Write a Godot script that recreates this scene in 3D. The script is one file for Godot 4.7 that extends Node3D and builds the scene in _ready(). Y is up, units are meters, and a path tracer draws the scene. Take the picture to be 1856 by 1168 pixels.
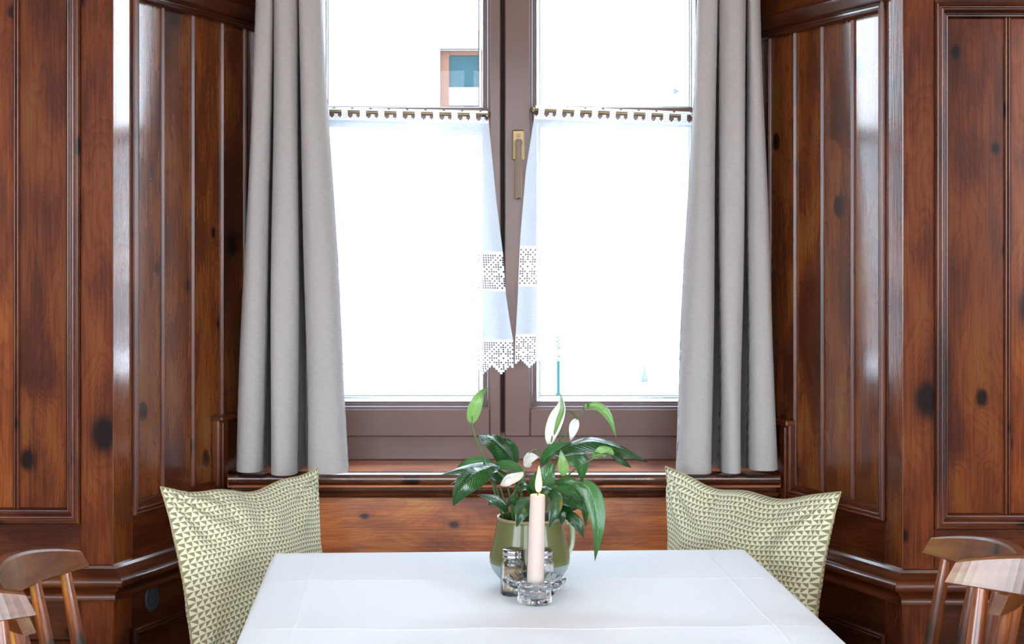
extends Node3D

# A panelled window niche of an inn: laid table with candle and peace lily in front of a curtained casement.
# Metres, y up; the camera stands at x = 0, z = 0 and looks along -z at the window.

const CX := 850.0
const CY := 457.0
const F := 2578.0         # a 50 mm lens on the 1856 pixel wide frame
const UNIT := 1800.0      # pixels per metre at distance 1 of the survey scale below
const K := F / UNIT       # metres of depth per unit of survey distance
const EYE := 1.27
const TW := 0.35          # width and length in metres of one repeat of the pine texture
const TL := 1.05
const TABLE := 0.75

var rng := RandomNumberGenerator.new()
var M := {}
var planks: Array[StandardMaterial3D] = []


# a point of the place at a given distance in front of the window-facing camera plane
func P(px: float, py: float, d: float) -> Vector3:
	return Vector3((px - CX) / UNIT * d, EYE - (py - CY) / UNIT * d, -d * K)


func on_table(px: float, py: float) -> Vector3:
	return P(px, py, (EYE - TABLE) * UNIT / (py - CY))


# a standing place on the tablecloth
func on_base(px: float, d: float) -> Vector3:
	return Vector3((px - CX) / UNIT * d, TABLE + 0.0012, -d * K)


# ---------------------------------------------------------------- mesh building
class MB:
	var v := PackedVector3Array()
	var n := PackedVector3Array()
	var t := PackedVector2Array()
	var ix := PackedInt32Array()

	func vert(p: Vector3, nn: Vector3, uv := Vector2.ZERO) -> int:
		v.append(p)
		n.append(nn.normalized() if nn.length_squared() > 1e-12 else Vector3.UP)
		t.append(uv)
		return v.size() - 1

	func tri(a: int, b: int, c: int) -> void:
		var g := (v[b] - v[a]).cross(v[c] - v[a])
		ix.append(a)
		if g.dot(n[a] + n[b] + n[c]) > 0.0:
			ix.append(c)
			ix.append(b)
		else:
			ix.append(b)
			ix.append(c)

	func quad(a: int, b: int, c: int, d: int) -> void:
		tri(a, b, c)
		tri(a, c, d)

	func flat(a: Vector3, b: Vector3, c: Vector3, d: Vector3, nn: Vector3, ua: Vector2, ub: Vector2, uc: Vector2, ud: Vector2) -> void:
		quad(vert(a, nn, ua), vert(b, nn, ub), vert(c, nn, uc), vert(d, nn, ud))

	# rows of points, smooth normals from the neighbours
	func grid(rows: Array, uvs: Array, towards := Vector3.ZERO, wrap := false) -> void:
		var h := rows.size()
		var w: int = rows[0].size()
		var first := v.size()
		for j in h:
			for i in w:
				var i0 := i - 1
				var i1 := i + 1
				if wrap:
					i0 = (i - 1 + w - 1) % (w - 1)
					i1 = (i + 1) % (w - 1)
				else:
					i0 = maxi(i0, 0)
					i1 = mini(i1, w - 1)
				var a: Vector3 = rows[j][i1] - rows[j][i0]
				var b: Vector3 = rows[mini(j + 1, h - 1)][i] - rows[maxi(j - 1, 0)][i]
				var nn := a.cross(b)
				if nn.length_squared() < 1e-16:
					nn = Vector3.UP
				if towards != Vector3.ZERO and nn.dot(towards) < 0.0:
					nn = -nn
				vert(rows[j][i], nn, uvs[j][i])
		for j in h - 1:
			for i in w - 1:
				var k := first + j * w + i
				quad(k, k + 1, k + w + 1, k + w)

	func mesh() -> ArrayMesh:
		var arr := []
		arr.resize(Mesh.ARRAY_MAX)
		arr[Mesh.ARRAY_VERTEX] = v
		arr[Mesh.ARRAY_NORMAL] = n
		arr[Mesh.ARRAY_TEX_UV] = t
		arr[Mesh.ARRAY_INDEX] = ix
		var m := ArrayMesh.new()
		m.add_surface_from_arrays(Mesh.PRIMITIVE_TRIANGLES, arr)
		return m


# chamfered box from lo to hi; grain axis 0, 1 or 2 takes the texture's length
func bbox(mb: MB, lo: Vector3, hi: Vector3, bev := 0.001, g := 1, off := Vector2.ZERO) -> void:
	var c := (lo + hi) / 2.0
	var h := (hi - lo) / 2.0
	bev = minf(bev, minf(h.x, minf(h.y, h.z)) * 0.9)
	var pt := func(s: Array, axis: int) -> Vector3:
		var p := Vector3.ZERO
		for k in 3:
			p[k] = s[k] * (h[k] if k == axis else h[k] - bev)
		return c + p
	var uv := func(p: Vector3, nn: Vector3) -> Vector2:
		var ax := 0
		for k in 3:
			if absf(nn[k]) > absf(nn[ax]) + 1e-5:
				ax = k
		var o: Array = [0, 1, 2]
		o.erase(ax)
		if g in o:
			o.erase(g)
			return Vector2(p[o[0]] / TW, p[g] / TL) + off
		return Vector2(p[o[0]] / TW, p[o[1]] / TL) + off
	var poly := func(pts: Array, nn: Vector3) -> void:
		var ids := []
		for p in pts:
			ids.append(mb.vert(p, nn, uv.call(p, nn)))
		mb.tri(ids[0], ids[1], ids[2])
		if ids.size() > 3:
			mb.tri(ids[0], ids[2], ids[3])
	for a in 3:
		var b := (a + 1) % 3
		var d := (a + 2) % 3
		for s in [-1, 1]:
			var nn := Vector3.ZERO
			nn[a] = s
			var pts := []
			for q in [[-1, -1], [1, -1], [1, 1], [-1, 1]]:
				var sg := [0, 0, 0]
				sg[a] = s
				sg[b] = q[0]
				sg[d] = q[1]
				pts.append(pt.call(sg, a))
			poly.call(pts, nn)
		for sa in [-1, 1]:
			for sb in [-1, 1]:
				var nn2 := Vector3.ZERO
				nn2[a] = sa
				nn2[b] = sb
				var s0 := [0, 0, 0]
				s0[a] = sa
				s0[b] = sb
				var s1 := s0.duplicate()
				s0[d] = -1
				s1[d] = 1
				poly.call([pt.call(s0, a), pt.call(s1, a), pt.call(s1, b), pt.call(s0, b)], nn2)
	for sx in [-1, 1]:
		for sy in [-1, 1]:
			for sz in [-1, 1]:
				var s := [sx, sy, sz]
				poly.call([pt.call(s, 0), pt.call(s, 1), pt.call(s, 2)], Vector3(sx, sy, sz))


# a profile (x along A, y along B) run from p0 to p1; ends mitred by ma (per unit of x) and mo (per unit of y)
func run(mb: MB, prof: Array, p0: Vector3, p1: Vector3, A: Vector3, B: Vector3, m0 := Vector2.ZERO, m1 := Vector2.ZERO, off := Vector2.ZERO, caps := true) -> void:
	var along := (p1 - p0).normalized()
	var length := p0.distance_to(p1)
	var count := prof.size()
	var nr := []
	for k in count - 1:
		var e: Vector2 = prof[k + 1] - prof[k]
		nr.append(Vector2(-e.y, e.x).normalized())
	var arc := 0.0
	var at := func(q: Vector2, far: bool) -> Vector3:
		var base := p1 if far else p0
		var m := m1 if far else m0
		return base + A * q.x + B * q.y + along * (m.x * q.x + m.y * q.y)
	for k in count - 1:
		var q0: Vector2 = prof[k]
		var q1: Vector2 = prof[k + 1]
		var n0: Vector2 = nr[k]
		var n1: Vector2 = nr[k]
		if k > 0 and nr[k - 1].dot(nr[k]) > 0.6:
			n0 = (nr[k - 1] + nr[k]).normalized()
		if k < count - 2 and nr[k + 1].dot(nr[k]) > 0.6:
			n1 = (nr[k + 1] + nr[k]).normalized()
		var u0 := arc / TW + off.x
		arc += q0.distance_to(q1)
		var u1 := arc / TW + off.x
		var N0 := A * n0.x + B * n0.y
		var N1 := A * n1.x + B * n1.y
		mb.quad(mb.vert(at.call(q0, false), N0, Vector2(u0, off.y)), mb.vert(at.call(q0, true), N0, Vector2(u0, off.y + length / TL)),
			mb.vert(at.call(q1, true), N1, Vector2(u1, off.y + length / TL)), mb.vert(at.call(q1, false), N1, Vector2(u1, off.y)))
	if caps:
		for far in [false, true]:
			var nn := along if far else -along
			var mid := Vector2.ZERO
			for q in prof:
				mid += q
			var cid := mb.vert(at.call(mid / count, far), nn)
			for k in count:
				mb.tri(cid, mb.vert(at.call(prof[k], far), nn), mb.vert(at.call(prof[(k + 1) % count], far), nn))


func lathe(mb: MB, prof: Array, segs := 48, at := Vector3.ZERO, wob = null) -> void:
	var rows := []
	var uvs := []
	for k in prof.size():
		var row := []
		var ur := []
		for s in segs + 1:
			var a := TAU * s / segs
			var r: float = prof[k].x
			if wob != null:
				r *= wob.call(a, prof[k])
			row.append(at + Vector3(r * cos(a), prof[k].y, r * sin(a)))
			ur.append(Vector2(float(s) / segs, float(k) / maxf(prof.size() - 1, 1)))
		rows.append(row)
		uvs.append(ur)
	# outward normals follow the profile's direction (profile runs so that outside lies on its right)
	var h := rows.size()
	var first := mb.v.size()
	for j in h:
		for i in segs + 1:
			var a: Vector3 = rows[j][(i + 1) % segs] - rows[j][(i - 1 + segs) % segs]
			var up: Vector2 = prof[mini(j + 1, h - 1)] - prof[maxi(j - 1, 0)]
			var ang := TAU * i / segs
			var rad := Vector3(cos(ang), 0, sin(ang))
			var nn := rad * up.y - Vector3.UP * up.x
			if wob != null and a.length() > 1e-6:
				var b: Vector3 = rows[mini(j + 1, h - 1)][i] - rows[maxi(j - 1, 0)][i]
				var g := b.cross(a)
				if g.length() > 1e-12:
					if g.dot(nn) < 0.0:
						g = -g
					nn = g
			mb.vert(rows[j][i], nn, uvs[j][i])
	for j in h - 1:
		for i in segs:
			var k := first + j * (segs + 1) + i
			mb.quad(k, k + 1, k + segs + 2, k + segs + 1)


func tube(mb: MB, pts: Array, radii, sides := 10, flat_x := 1.0) -> void:
	var rows := []
	var uvs := []
	var side := Vector3.ZERO
	var length := 0.0
	for k in pts.size():
		var tg: Vector3 = (pts[mini(k + 1, pts.size() - 1)] - pts[maxi(k - 1, 0)]).normalized()
		if side == Vector3.ZERO:
			side = tg.cross(Vector3.UP if absf(tg.y) < 0.9 else Vector3.RIGHT).normalized()
		side = (side - tg * side.dot(tg)).normalized()
		var bi := tg.cross(side)
		var r: float = radii if (radii is float) else radii[k]
		if k > 0:
			length += pts[k].distance_to(pts[k - 1])
		var row := []
		var ur := []
		for s in sides + 1:
			var a := TAU * s / sides
			row.append(pts[k] + side * cos(a) * r * flat_x + bi * sin(a) * r)
			ur.append(Vector2(float(s) / sides * r * 6.0 / TW, length / TL))
		rows.append(row)
		uvs.append(ur)
	var first := mb.v.size()
	for k in rows.size():
		for s in sides + 1:
			mb.vert(rows[k][s], rows[k][s] - pts[k], uvs[k][s])
	for k in rows.size() - 1:
		for s in sides:
			var q := first + k * (sides + 1) + s
			mb.quad(q, q + 1, q + sides + 2, q + sides + 1)
	for e in [0, rows.size() - 1]:
		var nn: Vector3 = (pts[e] - pts[1 if e == 0 else e - 1]).normalized()
		var c := mb.vert(pts[e], nn)
		for s in sides:
			mb.tri(c, mb.vert(rows[e][s], nn), mb.vert(rows[e][s + 1], nn))


func spline(pts: Array, n: int) -> Array:
	var out := []
	var m := pts.size() - 1
	for k in n + 1:
		var x := float(k) / n * m
		var i := mini(int(x), m - 1)
		var f := x - i
		var p0 = pts[maxi(i - 1, 0)]
		var p1 = pts[i]
		var p2 = pts[i + 1]
		var p3 = pts[mini(i + 2, m)]
		out.append(0.5 * ((2.0 * p1) + (p2 - p0) * f + (2.0 * p0 - 5.0 * p1 + 4.0 * p2 - p3) * f * f + (3.0 * p1 - p0 - 3.0 * p2 + p3) * f * f * f))
	return out


# ---------------------------------------------------------------- nodes
func part(called: String, mb: MB, mat: Material, parent: Node3D) -> MeshInstance3D:
	var o := MeshInstance3D.new()
	o.name = called
	o.mesh = mb.mesh()
	o.material_override = null
	o.mesh.surface_set_material(0, mat)
	parent.add_child(o, true)
	return o


func base(called: String, at := Vector3.ZERO, turn := 0.0) -> Node3D:
	var o := Node3D.new()
	var nm := called
	var k := 0
	while has_node(NodePath(nm)):
		k += 1
		nm = "%s_%03d" % [called, k]
	o.name = nm
	add_child(o)
	o.position = at
	o.rotation.y = turn
	return o


func tag(o: Node, label: String, category: String, group := "") -> void:
	o.set_meta("label", label)
	o.set_meta("category", category)
	if group:
		o.set_meta("group", group)


func struct(called: String, label: String, category: String, at := Vector3.ZERO) -> Node3D:
	var o := base(called, at)
	tag(o, label, category)
	o.set_meta("kind", "structure")
	return o


func block(called: String, lo: Vector3, hi: Vector3, mat: Material, parent: Node3D, bev := 0.001, g := 1) -> MeshInstance3D:
	var mb := MB.new()
	bbox(mb, lo, hi, bev, g, Vector2(rng.randf(), rng.randf()))
	return part(called, mb, mat, parent)


# ---------------------------------------------------------------- textures and materials
func seamless(w: int, h: int, freq: float, octaves: int, sd: int, to_w := 0, to_h := 0) -> PackedByteArray:
	var fn := FastNoiseLite.new()
	fn.seed = sd
	fn.noise_type = FastNoiseLite.TYPE_SIMPLEX_SMOOTH
	fn.frequency = freq
	fn.fractal_octaves = octaves
	var im := fn.get_seamless_image(w, h)
	if to_w:
		var pad := Image.create(w + 4, h + 4, false, im.get_format())
		for dx in [-w + 2, 2, w + 2]:
			for dy in [-h + 2, 2, h + 2]:
				pad.blit_rect(im, Rect2i(0, 0, w, h), Vector2i(dx, dy))
		var kx := to_w / w
		var ky := to_h / h
		pad.resize((w + 4) * kx, (h + 4) * ky, Image.INTERPOLATE_CUBIC)
		im = pad.get_region(Rect2i(2 * kx, 2 * ky, to_w, to_h))
	return im.get_data()


func pine() -> Array:
	var w := 512
	var h := 1536
	var warp := seamless(64, 48, 0.035, 3, 11, w, h)
	var fibre := seamless(512, 48, 0.12, 2, 12, w, h)
	var tone := seamless(64, 64, 0.05, 3, 13, w, h)
	var speck := seamless(512, 512, 0.25, 2, 14, w, h)
	var blot := seamless(64, 64, 0.022, 3, 15, w, h)
	var knots := [[0.16, 0.13, 0.017], [0.66, 0.27, 0.008], [0.55, 0.44, 0.011], [0.80, 0.66, 0.010], [0.30, 0.62, 0.006], [0.42, 0.86, 0.025], [0.92, 0.92, 0.007], [0.87, 0.10, 0.006]]
	var col := PackedByteArray()
	col.resize(w * h * 3)
	var hgt := PackedByteArray()
	hgt.resize(w * h)
	for y in h:
		var vv := float(y) / h
		var near := []
		for k in knots:
			var dv: float = vv - k[1]
			dv -= roundf(dv)
			if absf(dv) * TL < k[2] * 7.0:
				near.append([k[0], dv * TL * 0.62, k[2]])
		for x in w:
			var at := y * w + x
			var uu := float(x) / w
			var ring := uu * 11.0 + (warp[at] - 128) * 0.042 + (fibre[at] - 128) * 0.0011
			var dark := 0.0
			for k in near:
				var du: float = uu - k[0]
				du = (du - roundf(du)) * TW
				var r2: float = (du * du + k[1] * k[1]) / (k[2] * k[2]) * (1.0 + (warp[at] - 128) * 0.006 + (fibre[at] - 128) * 0.002)
				if r2 < 14.0:
					ring += 2.6 * exp(-r2 * 0.42)
					dark = maxf(dark, exp(-pow(r2, 1.6) * 1.1) + 0.22 * exp(-r2 * 0.42))
			var fr := ring - floorf(ring)
			var late := fr * fr * fr if fr < 0.9 else 0.729 * (1.0 - fr) * 10.0
			var shade := 1.0 + (fibre[at] - 128) * 0.0013 + (speck[at] - 128) * 0.0006
			var bl := clampf((112 - blot[at]) * 0.005, 0.0, 0.22)
			var tn := (tone[at] - 128) * 0.0020
			shade *= (1.0 + tn) * (1.0 - bl)
			var lt := clampf(late * 0.66, 0.0, 1.0)
			var r := lerpf(0.95, 0.78, lt) * shade
			var g := lerpf(0.70, 0.46, lt) * shade * (1.0 - bl * 0.25 + tn * 0.3)
			var b := lerpf(0.46, 0.25, lt) * shade * (1.0 + bl * 0.3)
			var kd := clampf(dark, 0.0, 0.93)
			r = lerpf(r, 0.20, kd)
			g = lerpf(g, 0.12, kd)
			b = lerpf(b, 0.10, kd)
			col[at * 3] = int(clampf(r, 0.0, 1.0) * 255.0)
			col[at * 3 + 1] = int(clampf(g, 0.0, 1.0) * 255.0)
			col[at * 3 + 2] = int(clampf(b, 0.0, 1.0) * 255.0)
			hgt[at] = int(clampf(120.0 + (fibre[at] - 128) * 0.55 + (warp[at] - 128) * 0.5 + lt * 26.0 + (speck[at] - 128) * 0.12 - kd * 20.0, 0.0, 255.0))
	return [ImageTexture.create_from_image(Image.create_from_data(w, h, false, Image.FORMAT_RGB8, col)), ImageTexture.create_from_image(Image.create_from_data(w, h, false, Image.FORMAT_L8, hgt))]


func weave(size: int, tint: Color, amount: float, sd: int) -> Array:
	var across := seamless(32, 128, 0.16, 2, sd, size, size)
	var down := seamless(128, 32, 0.16, 2, sd + 1, size, size)
	var col := PackedByteArray()
	col.resize(size * size * 3)
	var hgt := PackedByteArray()
	hgt.resize(size * size)
	for y in size:
		for x in size:
			var at := y * size + x
			var over := ((x / 3 + y / 3) % 2 == 0)
			var a := (across[at] - 128) / 128.0
			var b := (down[at] - 128) / 128.0
			var s := 1.0 + amount * (a * 0.9 + b * 0.35) + (0.05 if over else -0.07) * amount * 5.0
			col[at * 3] = int(clampf(tint.r * s, 0.0, 1.0) * 255.0)
			col[at * 3 + 1] = int(clampf(tint.g * s, 0.0, 1.0) * 255.0)
			col[at * 3 + 2] = int(clampf(tint.b * s, 0.0, 1.0) * 255.0)
			hgt[at] = int(clampf(128.0 + a * 50.0 + (34.0 if over else -34.0), 0.0, 255.0))
	return [ImageTexture.create_from_image(Image.create_from_data(size, size, false, Image.FORMAT_RGB8, col)), ImageTexture.create_from_image(Image.create_from_data(size, size, false, Image.FORMAT_L8, hgt))]


func triangles() -> ImageTexture:
	var im := Image.create(96, 192, false, Image.FORMAT_RGB8)
	var cream := Color(0.80, 0.795, 0.675)
	var olive := Color(0.48, 0.465, 0.335)
	for y in 192:
		for x in 96:
			var fx := x / 96.0
			var fy := fmod(y / 96.0, 1.0)
			var up := y >= 96
			var e := (1.0 - fx) if up else fx
			# right triangle with a thin light seam all round
			var inside := fy > 0.05 and e > 0.04 and e + fy < 1.02
			im.set_pixel(x, y, olive if inside else cream)
	return ImageTexture.create_from_image(im)


func leaf_maps() -> Array:
	var w := 128
	var h := 256
	var im := Image.create(w, h, false, Image.FORMAT_RGB8)
	var hm := Image.create(w, h, false, Image.FORMAT_L8)
	for y in h:
		for x in w:
			var u := absf(x / float(w - 1) - 0.5) * 2.0
			var v := y / float(h - 1)
			var q := v * 15.0 - pow(u, 1.35) * 5.5
			var f := q - floorf(q)
			var vein := exp(-pow((f - 0.5) / 0.10, 2.0)) * (1.0 - u * 0.5)
			var rib := exp(-pow(u / 0.045, 2.0))
			var c := Color(0.80, 0.92, 0.78).lerp(Color(1.0, 1.0, 0.95), clampf(vein * 0.45 + rib, 0.0, 1.0))
			im.set_pixel(x, y, c)
			var hh := 0.5 + 0.30 * cos(f * TAU) * (1.0 - u * 0.35) - rib * 0.25
			hm.set_pixel(x, y, Color(hh, hh, hh))
	return [ImageTexture.create_from_image(im), ImageTexture.create_from_image(hm)]


func mat(color: Color, rough := 0.6, metal := 0.0, spec := 0.5) -> StandardMaterial3D:
	var m := StandardMaterial3D.new()
	m.albedo_color = color
	m.roughness = rough
	m.metallic = metal
	m.metallic_specular = spec
	return m


func wood(tex: Array, tint: Color, rough: float, coat: float, relief := 0.035, coat_rough := 0.12) -> StandardMaterial3D:
	var m := mat(tint, rough)
	m.albedo_texture = tex[0]
	m.heightmap_enabled = true
	m.heightmap_texture = tex[1]
	m.heightmap_scale = relief
	if coat > 0.0:
		m.clearcoat_enabled = true
		m.clearcoat = coat
		m.clearcoat_roughness = coat_rough
	return m


func glassy(tint: Color, alpha: float, scale: float) -> StandardMaterial3D:
	var m := mat(Color(tint.r, tint.g, tint.b, alpha), 0.0)
	m.refraction_enabled = true
	m.refraction_scale = scale
	return m


func make_materials() -> void:
	var pt := pine()
	M.pine_tex = pt
	for c in [Color(0.46, 0.325, 0.225), Color(0.39, 0.275, 0.195), Color(0.43, 0.30, 0.205), Color(0.36, 0.255, 0.19)]:
		planks.append(wood(pt, c, 0.40, 0.1))
		planks.back().metallic_specular = 0.22
	M.stile = wood(pt, Color(0.39, 0.27, 0.20), 0.42, 0.2)
	M.splay_stile = wood(pt, Color(0.42, 0.305, 0.24), 0.22, 1.0, 0.03, 0.10)
	M.splay_planks = wood(pt, Color(0.44, 0.33, 0.255), 0.24, 1.0, 0.03, 0.12)
	M.bead = wood(pt, Color(0.37, 0.25, 0.19), 0.32, 0.2, 0.02)
	M.rail = wood(pt, Color(0.34, 0.24, 0.185), 0.42, 0.2)
	M.dado = wood(pt, Color(0.36, 0.255, 0.20), 0.28, 0.6, 0.03)
	M.low = wood(pt, Color(0.27, 0.20, 0.165), 0.40, 0.25)
	M.bench = wood(pt, Color(0.68, 0.54, 0.41), 0.36, 0.5, 0.03)
	M.sill = wood(pt, Color(0.66, 0.50, 0.40), 0.35, 0.5, 0.03)
	M.sill_dark = wood(pt, Color(0.30, 0.22, 0.20), 0.25, 0.6, 0.02)
	M.chair = wood(pt, Color(0.66, 0.53, 0.335), 0.36, 0.5, 0.02)
	M.chair_rail = wood(pt, Color(0.47, 0.40, 0.325), 0.36, 0.6, 0.03, 0.2)
	for k in ["stile", "rail", "low"]:
		M[k].metallic_specular = 0.22
		M[k].clearcoat = 0.12
	M.frame = wood(pt, Color(0.45, 0.44, 0.50), 0.45, 0.15, 0.01)
	M.frame.albedo_texture = null
	M.frame.albedo_color = Color(0.35, 0.235, 0.19)
	M.bead_frame = mat(Color(0.29, 0.20, 0.195), 0.4)
	M.gasket = mat(Color(0.05, 0.05, 0.06), 0.6)
	M.spacer = mat(Color(0.72, 0.75, 0.78), 0.35, 0.6)
	M.dark_gap = mat(Color(0.08, 0.05, 0.05), 0.7)
	M.pane = mat(Color(1, 1, 1, 0.02), 0.0)
	M.pane.metallic_specular = 0.16
	M.pane.transparency = BaseMaterial3D.TRANSPARENCY_ALPHA
	M.bronze = mat(Color(0.52, 0.43, 0.30), 0.38, 0.75)
	M.bronze_dark = mat(Color(0.30, 0.25, 0.22), 0.35, 0.8)
	M.brass = mat(Color(0.45, 0.39, 0.25), 0.3, 0.9)
	M.steel = mat(Color(0.72, 0.72, 0.73), 0.18, 1.0)
	var wv := weave(384, Color(0.59, 0.57, 0.555), 0.03, 31)
	M.drape = mat(Color(1, 1, 1), 0.85)
	M.drape.albedo_texture = wv[0]
	M.drape.heightmap_enabled = true
	M.drape.heightmap_texture = wv[1]
	M.drape.heightmap_scale = 0.02
	M.drape.backlight_enabled = true
	M.drape.backlight = Color(0.15, 0.15, 0.15)
	var lw := weave(256, Color(0.93, 0.94, 0.95), 0.03, 41)
	M.lace = mat(Color(0.83, 0.855, 0.88), 0.9)
	M.lace.backlight_enabled = true
	M.lace.backlight = Color(0.55, 0.57, 0.6)
	M.sheer = mat(Color(0.86, 0.885, 0.90, 0.74), 0.9)
	M.sheer.transparency = BaseMaterial3D.TRANSPARENCY_ALPHA
	M.sheer.albedo_texture = lw[0]
	M.sheer.backlight_enabled = true
	M.sheer.backlight = Color(0.55, 0.57, 0.6)
	M.cloth = mat(Color(0.885, 0.91, 0.92), 0.8)
	var cw := weave(256, Color(1.0, 1.0, 1.0), 0.012, 51)
	M.cloth.albedo_texture = cw[0]
	M.cushion = mat(Color(1, 1, 1), 0.9)
	M.cushion.albedo_texture = triangles()
	M.piping = mat(Color(0.60, 0.56, 0.42), 0.9)
	var lm := leaf_maps()
	for e in [["leaf", Color(0.13, 0.30, 0.14), Color(0.16, 0.34, 0.06), 0.24], ["leaf_pale", Color(0.27, 0.46, 0.25), Color(0.30, 0.52, 0.14), 0.30], ["spathe_green", Color(0.60, 0.72, 0.47), Color(0.50, 0.66, 0.30), 0.5], ["spathe_white", Color(0.90, 0.90, 0.86), Color(0.55, 0.57, 0.48), 0.5]]:
		var m := mat(e[1], e[3])
		m.albedo_texture = lm[0]
		if e[0] == "spathe_white":
			m.albedo_texture = null
		m.heightmap_enabled = true
		m.heightmap_texture = lm[1]
		m.heightmap_scale = 0.16
		m.backlight_enabled = true
		m.backlight = e[2]
		m.clearcoat_enabled = true
		m.clearcoat = 0.5
		m.clearcoat_roughness = 0.16
		M[e[0]] = m
	M.stem = mat(Color(0.24, 0.36, 0.17), 0.4)
	M.soil = mat(Color(0.07, 0.05, 0.04), 0.95)
	M.spadix = mat(Color(0.34, 0.40, 0.20), 0.7)
	M.glaze = mat(Color(0.345, 0.35, 0.215), 0.25)
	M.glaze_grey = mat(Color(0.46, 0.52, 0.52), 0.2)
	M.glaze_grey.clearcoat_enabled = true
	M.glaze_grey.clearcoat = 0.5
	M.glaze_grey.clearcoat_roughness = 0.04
	M.glaze_sheen = mat(Color(0.62, 0.66, 0.52), 0.2)  # jug handle: bright reflection painted in as a pale glaze
	M.glaze.clearcoat_enabled = true
	M.glaze.metallic_specular = 0.3
	M.glaze.clearcoat = 0.3
	M.glaze.clearcoat_roughness = 0.04
	M.glaze_rim = mat(Color(0.52, 0.42, 0.30), 0.3)
	M.wax = mat(Color(0.72, 0.665, 0.62), 0.65, 0.0, 0.3)
	M.wax.subsurf_scatter_enabled = true
	M.wax.subsurf_scatter_strength = 0.35
	M.wick = mat(Color(0.05, 0.04, 0.04), 0.9)
	M.flame = mat(Color(1.0, 0.8, 0.45), 0.9)
	M.flame.emission_enabled = true
	M.flame.emission = Color(1.0, 0.86, 0.52)
	M.flame.emission_energy_multiplier = 2.6
	M.glass = glassy(Color(0.97, 0.99, 1.0), 0.0, 0.05)
	M.pepper = mat(Color(0.66, 0.51, 0.33), 0.95)
	M.salt = mat(Color(0.90, 0.87, 0.84), 0.95)
	M.plaster = mat(Color(0.82, 0.80, 0.76), 0.9)
	M.back_wood = wood(pt, Color(0.50, 0.36, 0.27), 0.5, 0.0, 0.02)
	M.ceiling = mat(Color(0.86, 0.84, 0.80), 0.9)
	M.floor = wood(pt, Color(0.72, 0.64, 0.55), 0.45, 0.2, 0.02)
	M.facade = mat(Color(0.90, 0.90, 0.89), 0.9)
	M.facade_box = mat(Color(0.385, 0.385, 0.39), 0.9, 0.0, 0.2)
	M.street = mat(Color(0.86, 0.86, 0.86), 0.9)
	M.far_frame = mat(Color(0.30, 0.21, 0.17), 0.8, 0.0, 0.2)
	M.far_pane = mat(Color(0.07, 0.17, 0.19), 0.3, 0.0, 0.15)
	M.far_blind = mat(Color(0.88, 0.88, 0.87), 0.8)
	M.teal = mat(Color(0.03, 0.20, 0.21), 0.7, 0.0, 0.2)
	M.stone = mat(Color(0.27, 0.29, 0.31), 0.9, 0.0, 0.1)
	M.dark_iron = mat(Color(0.13, 0.17, 0.20), 0.6)
	M.shade = mat(Color(0.93, 0.88, 0.78), 0.6)
	M.shade.emission_enabled = true
	M.shade.emission = Color(1.0, 0.80, 0.55)
	M.shade.emission_energy_multiplier = 1.5


# ---------------------------------------------------------------- the panelled walls
const BEAD := [Vector2(0, 0), Vector2(0, 0.003), Vector2(0.0012, 0.0055), Vector2(0.0032, 0.0068), Vector2(0.0052, 0.0055), Vector2(0.0064, 0.002), Vector2(0.0072, 0.0055), Vector2(0.0092, 0.0068), Vector2(0.0112, 0.0055), Vector2(0.0124, 0.003), Vector2(0.0124, 0)]
const FRAME := [Vector2(0, 0), Vector2(0, 0.006), Vector2(0.0015, 0.009), Vector2(0.004, 0.0105), Vector2(0.0065, 0.009), Vector2(0.0075, 0.0055), Vector2(0.009, 0.0055), Vector2(0.0105, 0.0085), Vector2(0.013, 0.0092), Vector2(0.0155, 0.0075), Vector2(0.0175, 0.002), Vector2(0.019, -0.003), Vector2(0.021, -0.003), Vector2(0.0225, -0.001), Vector2(0.0245, -0.0012), Vector2(0.0265, -0.005), Vector2(0.028, -0.012)]
const DADO := [Vector2(-0.052, 0), Vector2(-0.052, 0.008), Vector2(-0.048, 0.010), Vector2(-0.044, 0.008), Vector2(-0.040, 0.008), Vector2(-0.034, 0.014), Vector2(-0.028, 0.024), Vector2(-0.024, 0.026), Vector2(-0.022, 0.034), Vector2(-0.018, 0.038), Vector2(-0.012, 0.040), Vector2(-0.005, 0.037), Vector2(-0.001, 0.030), Vector2(0.001, 0.024), Vector2(0.006, 0.020), Vector2(0.008, 0.010), Vector2(0.013, 0.008), Vector2(0.014, 0)]
const CAP := [Vector2(-0.004, 0), Vector2(-0.004, 0.010), Vector2(0.0, 0.014), Vector2(0.005, 0.013), Vector2(0.007, 0.009), Vector2(0.010, 0.009), Vector2(0.013, 0.016), Vector2(0.018, 0.022), Vector2(0.024, 0.023), Vector2(0.030, 0.030), Vector2(0.036, 0.032), Vector2(0.040, 0.028), Vector2(0.042, 0)]


# four mitred mouldings round an opening (x0..x1, y0..y1) of a wall; the profile runs inwards
func mould_frame(parent: Node3D, x0: float, x1: float, y0: float, y1: float, m: Material, scale := 1.0, sides := "lrbt") -> void:
	var pr := []
	for q in FRAME:
		pr.append(q * scale)
	var Z := Vector3(0, 0, 1)
	var runs := {
		"b": [Vector3(x0, y0, 0), Vector3(x1, y0, 0), Vector3.UP], "t": [Vector3(x1, y1, 0), Vector3(x0, y1, 0), Vector3.DOWN],
		"l": [Vector3(x0, y1, 0), Vector3(x0, y0, 0), Vector3.RIGHT], "r": [Vector3(x1, y0, 0), Vector3(x1, y1, 0), Vector3.LEFT]}
	for s in runs:
		if not s in sides:
			continue
		var mb := MB.new()
		run(mb, pr, runs[s][0], runs[s][1], runs[s][2], Z, Vector2(1, 0), Vector2(-1, 0), Vector2(rng.randf(), rng.randf()), false)
		part("moulding", mb, m, parent)


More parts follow.
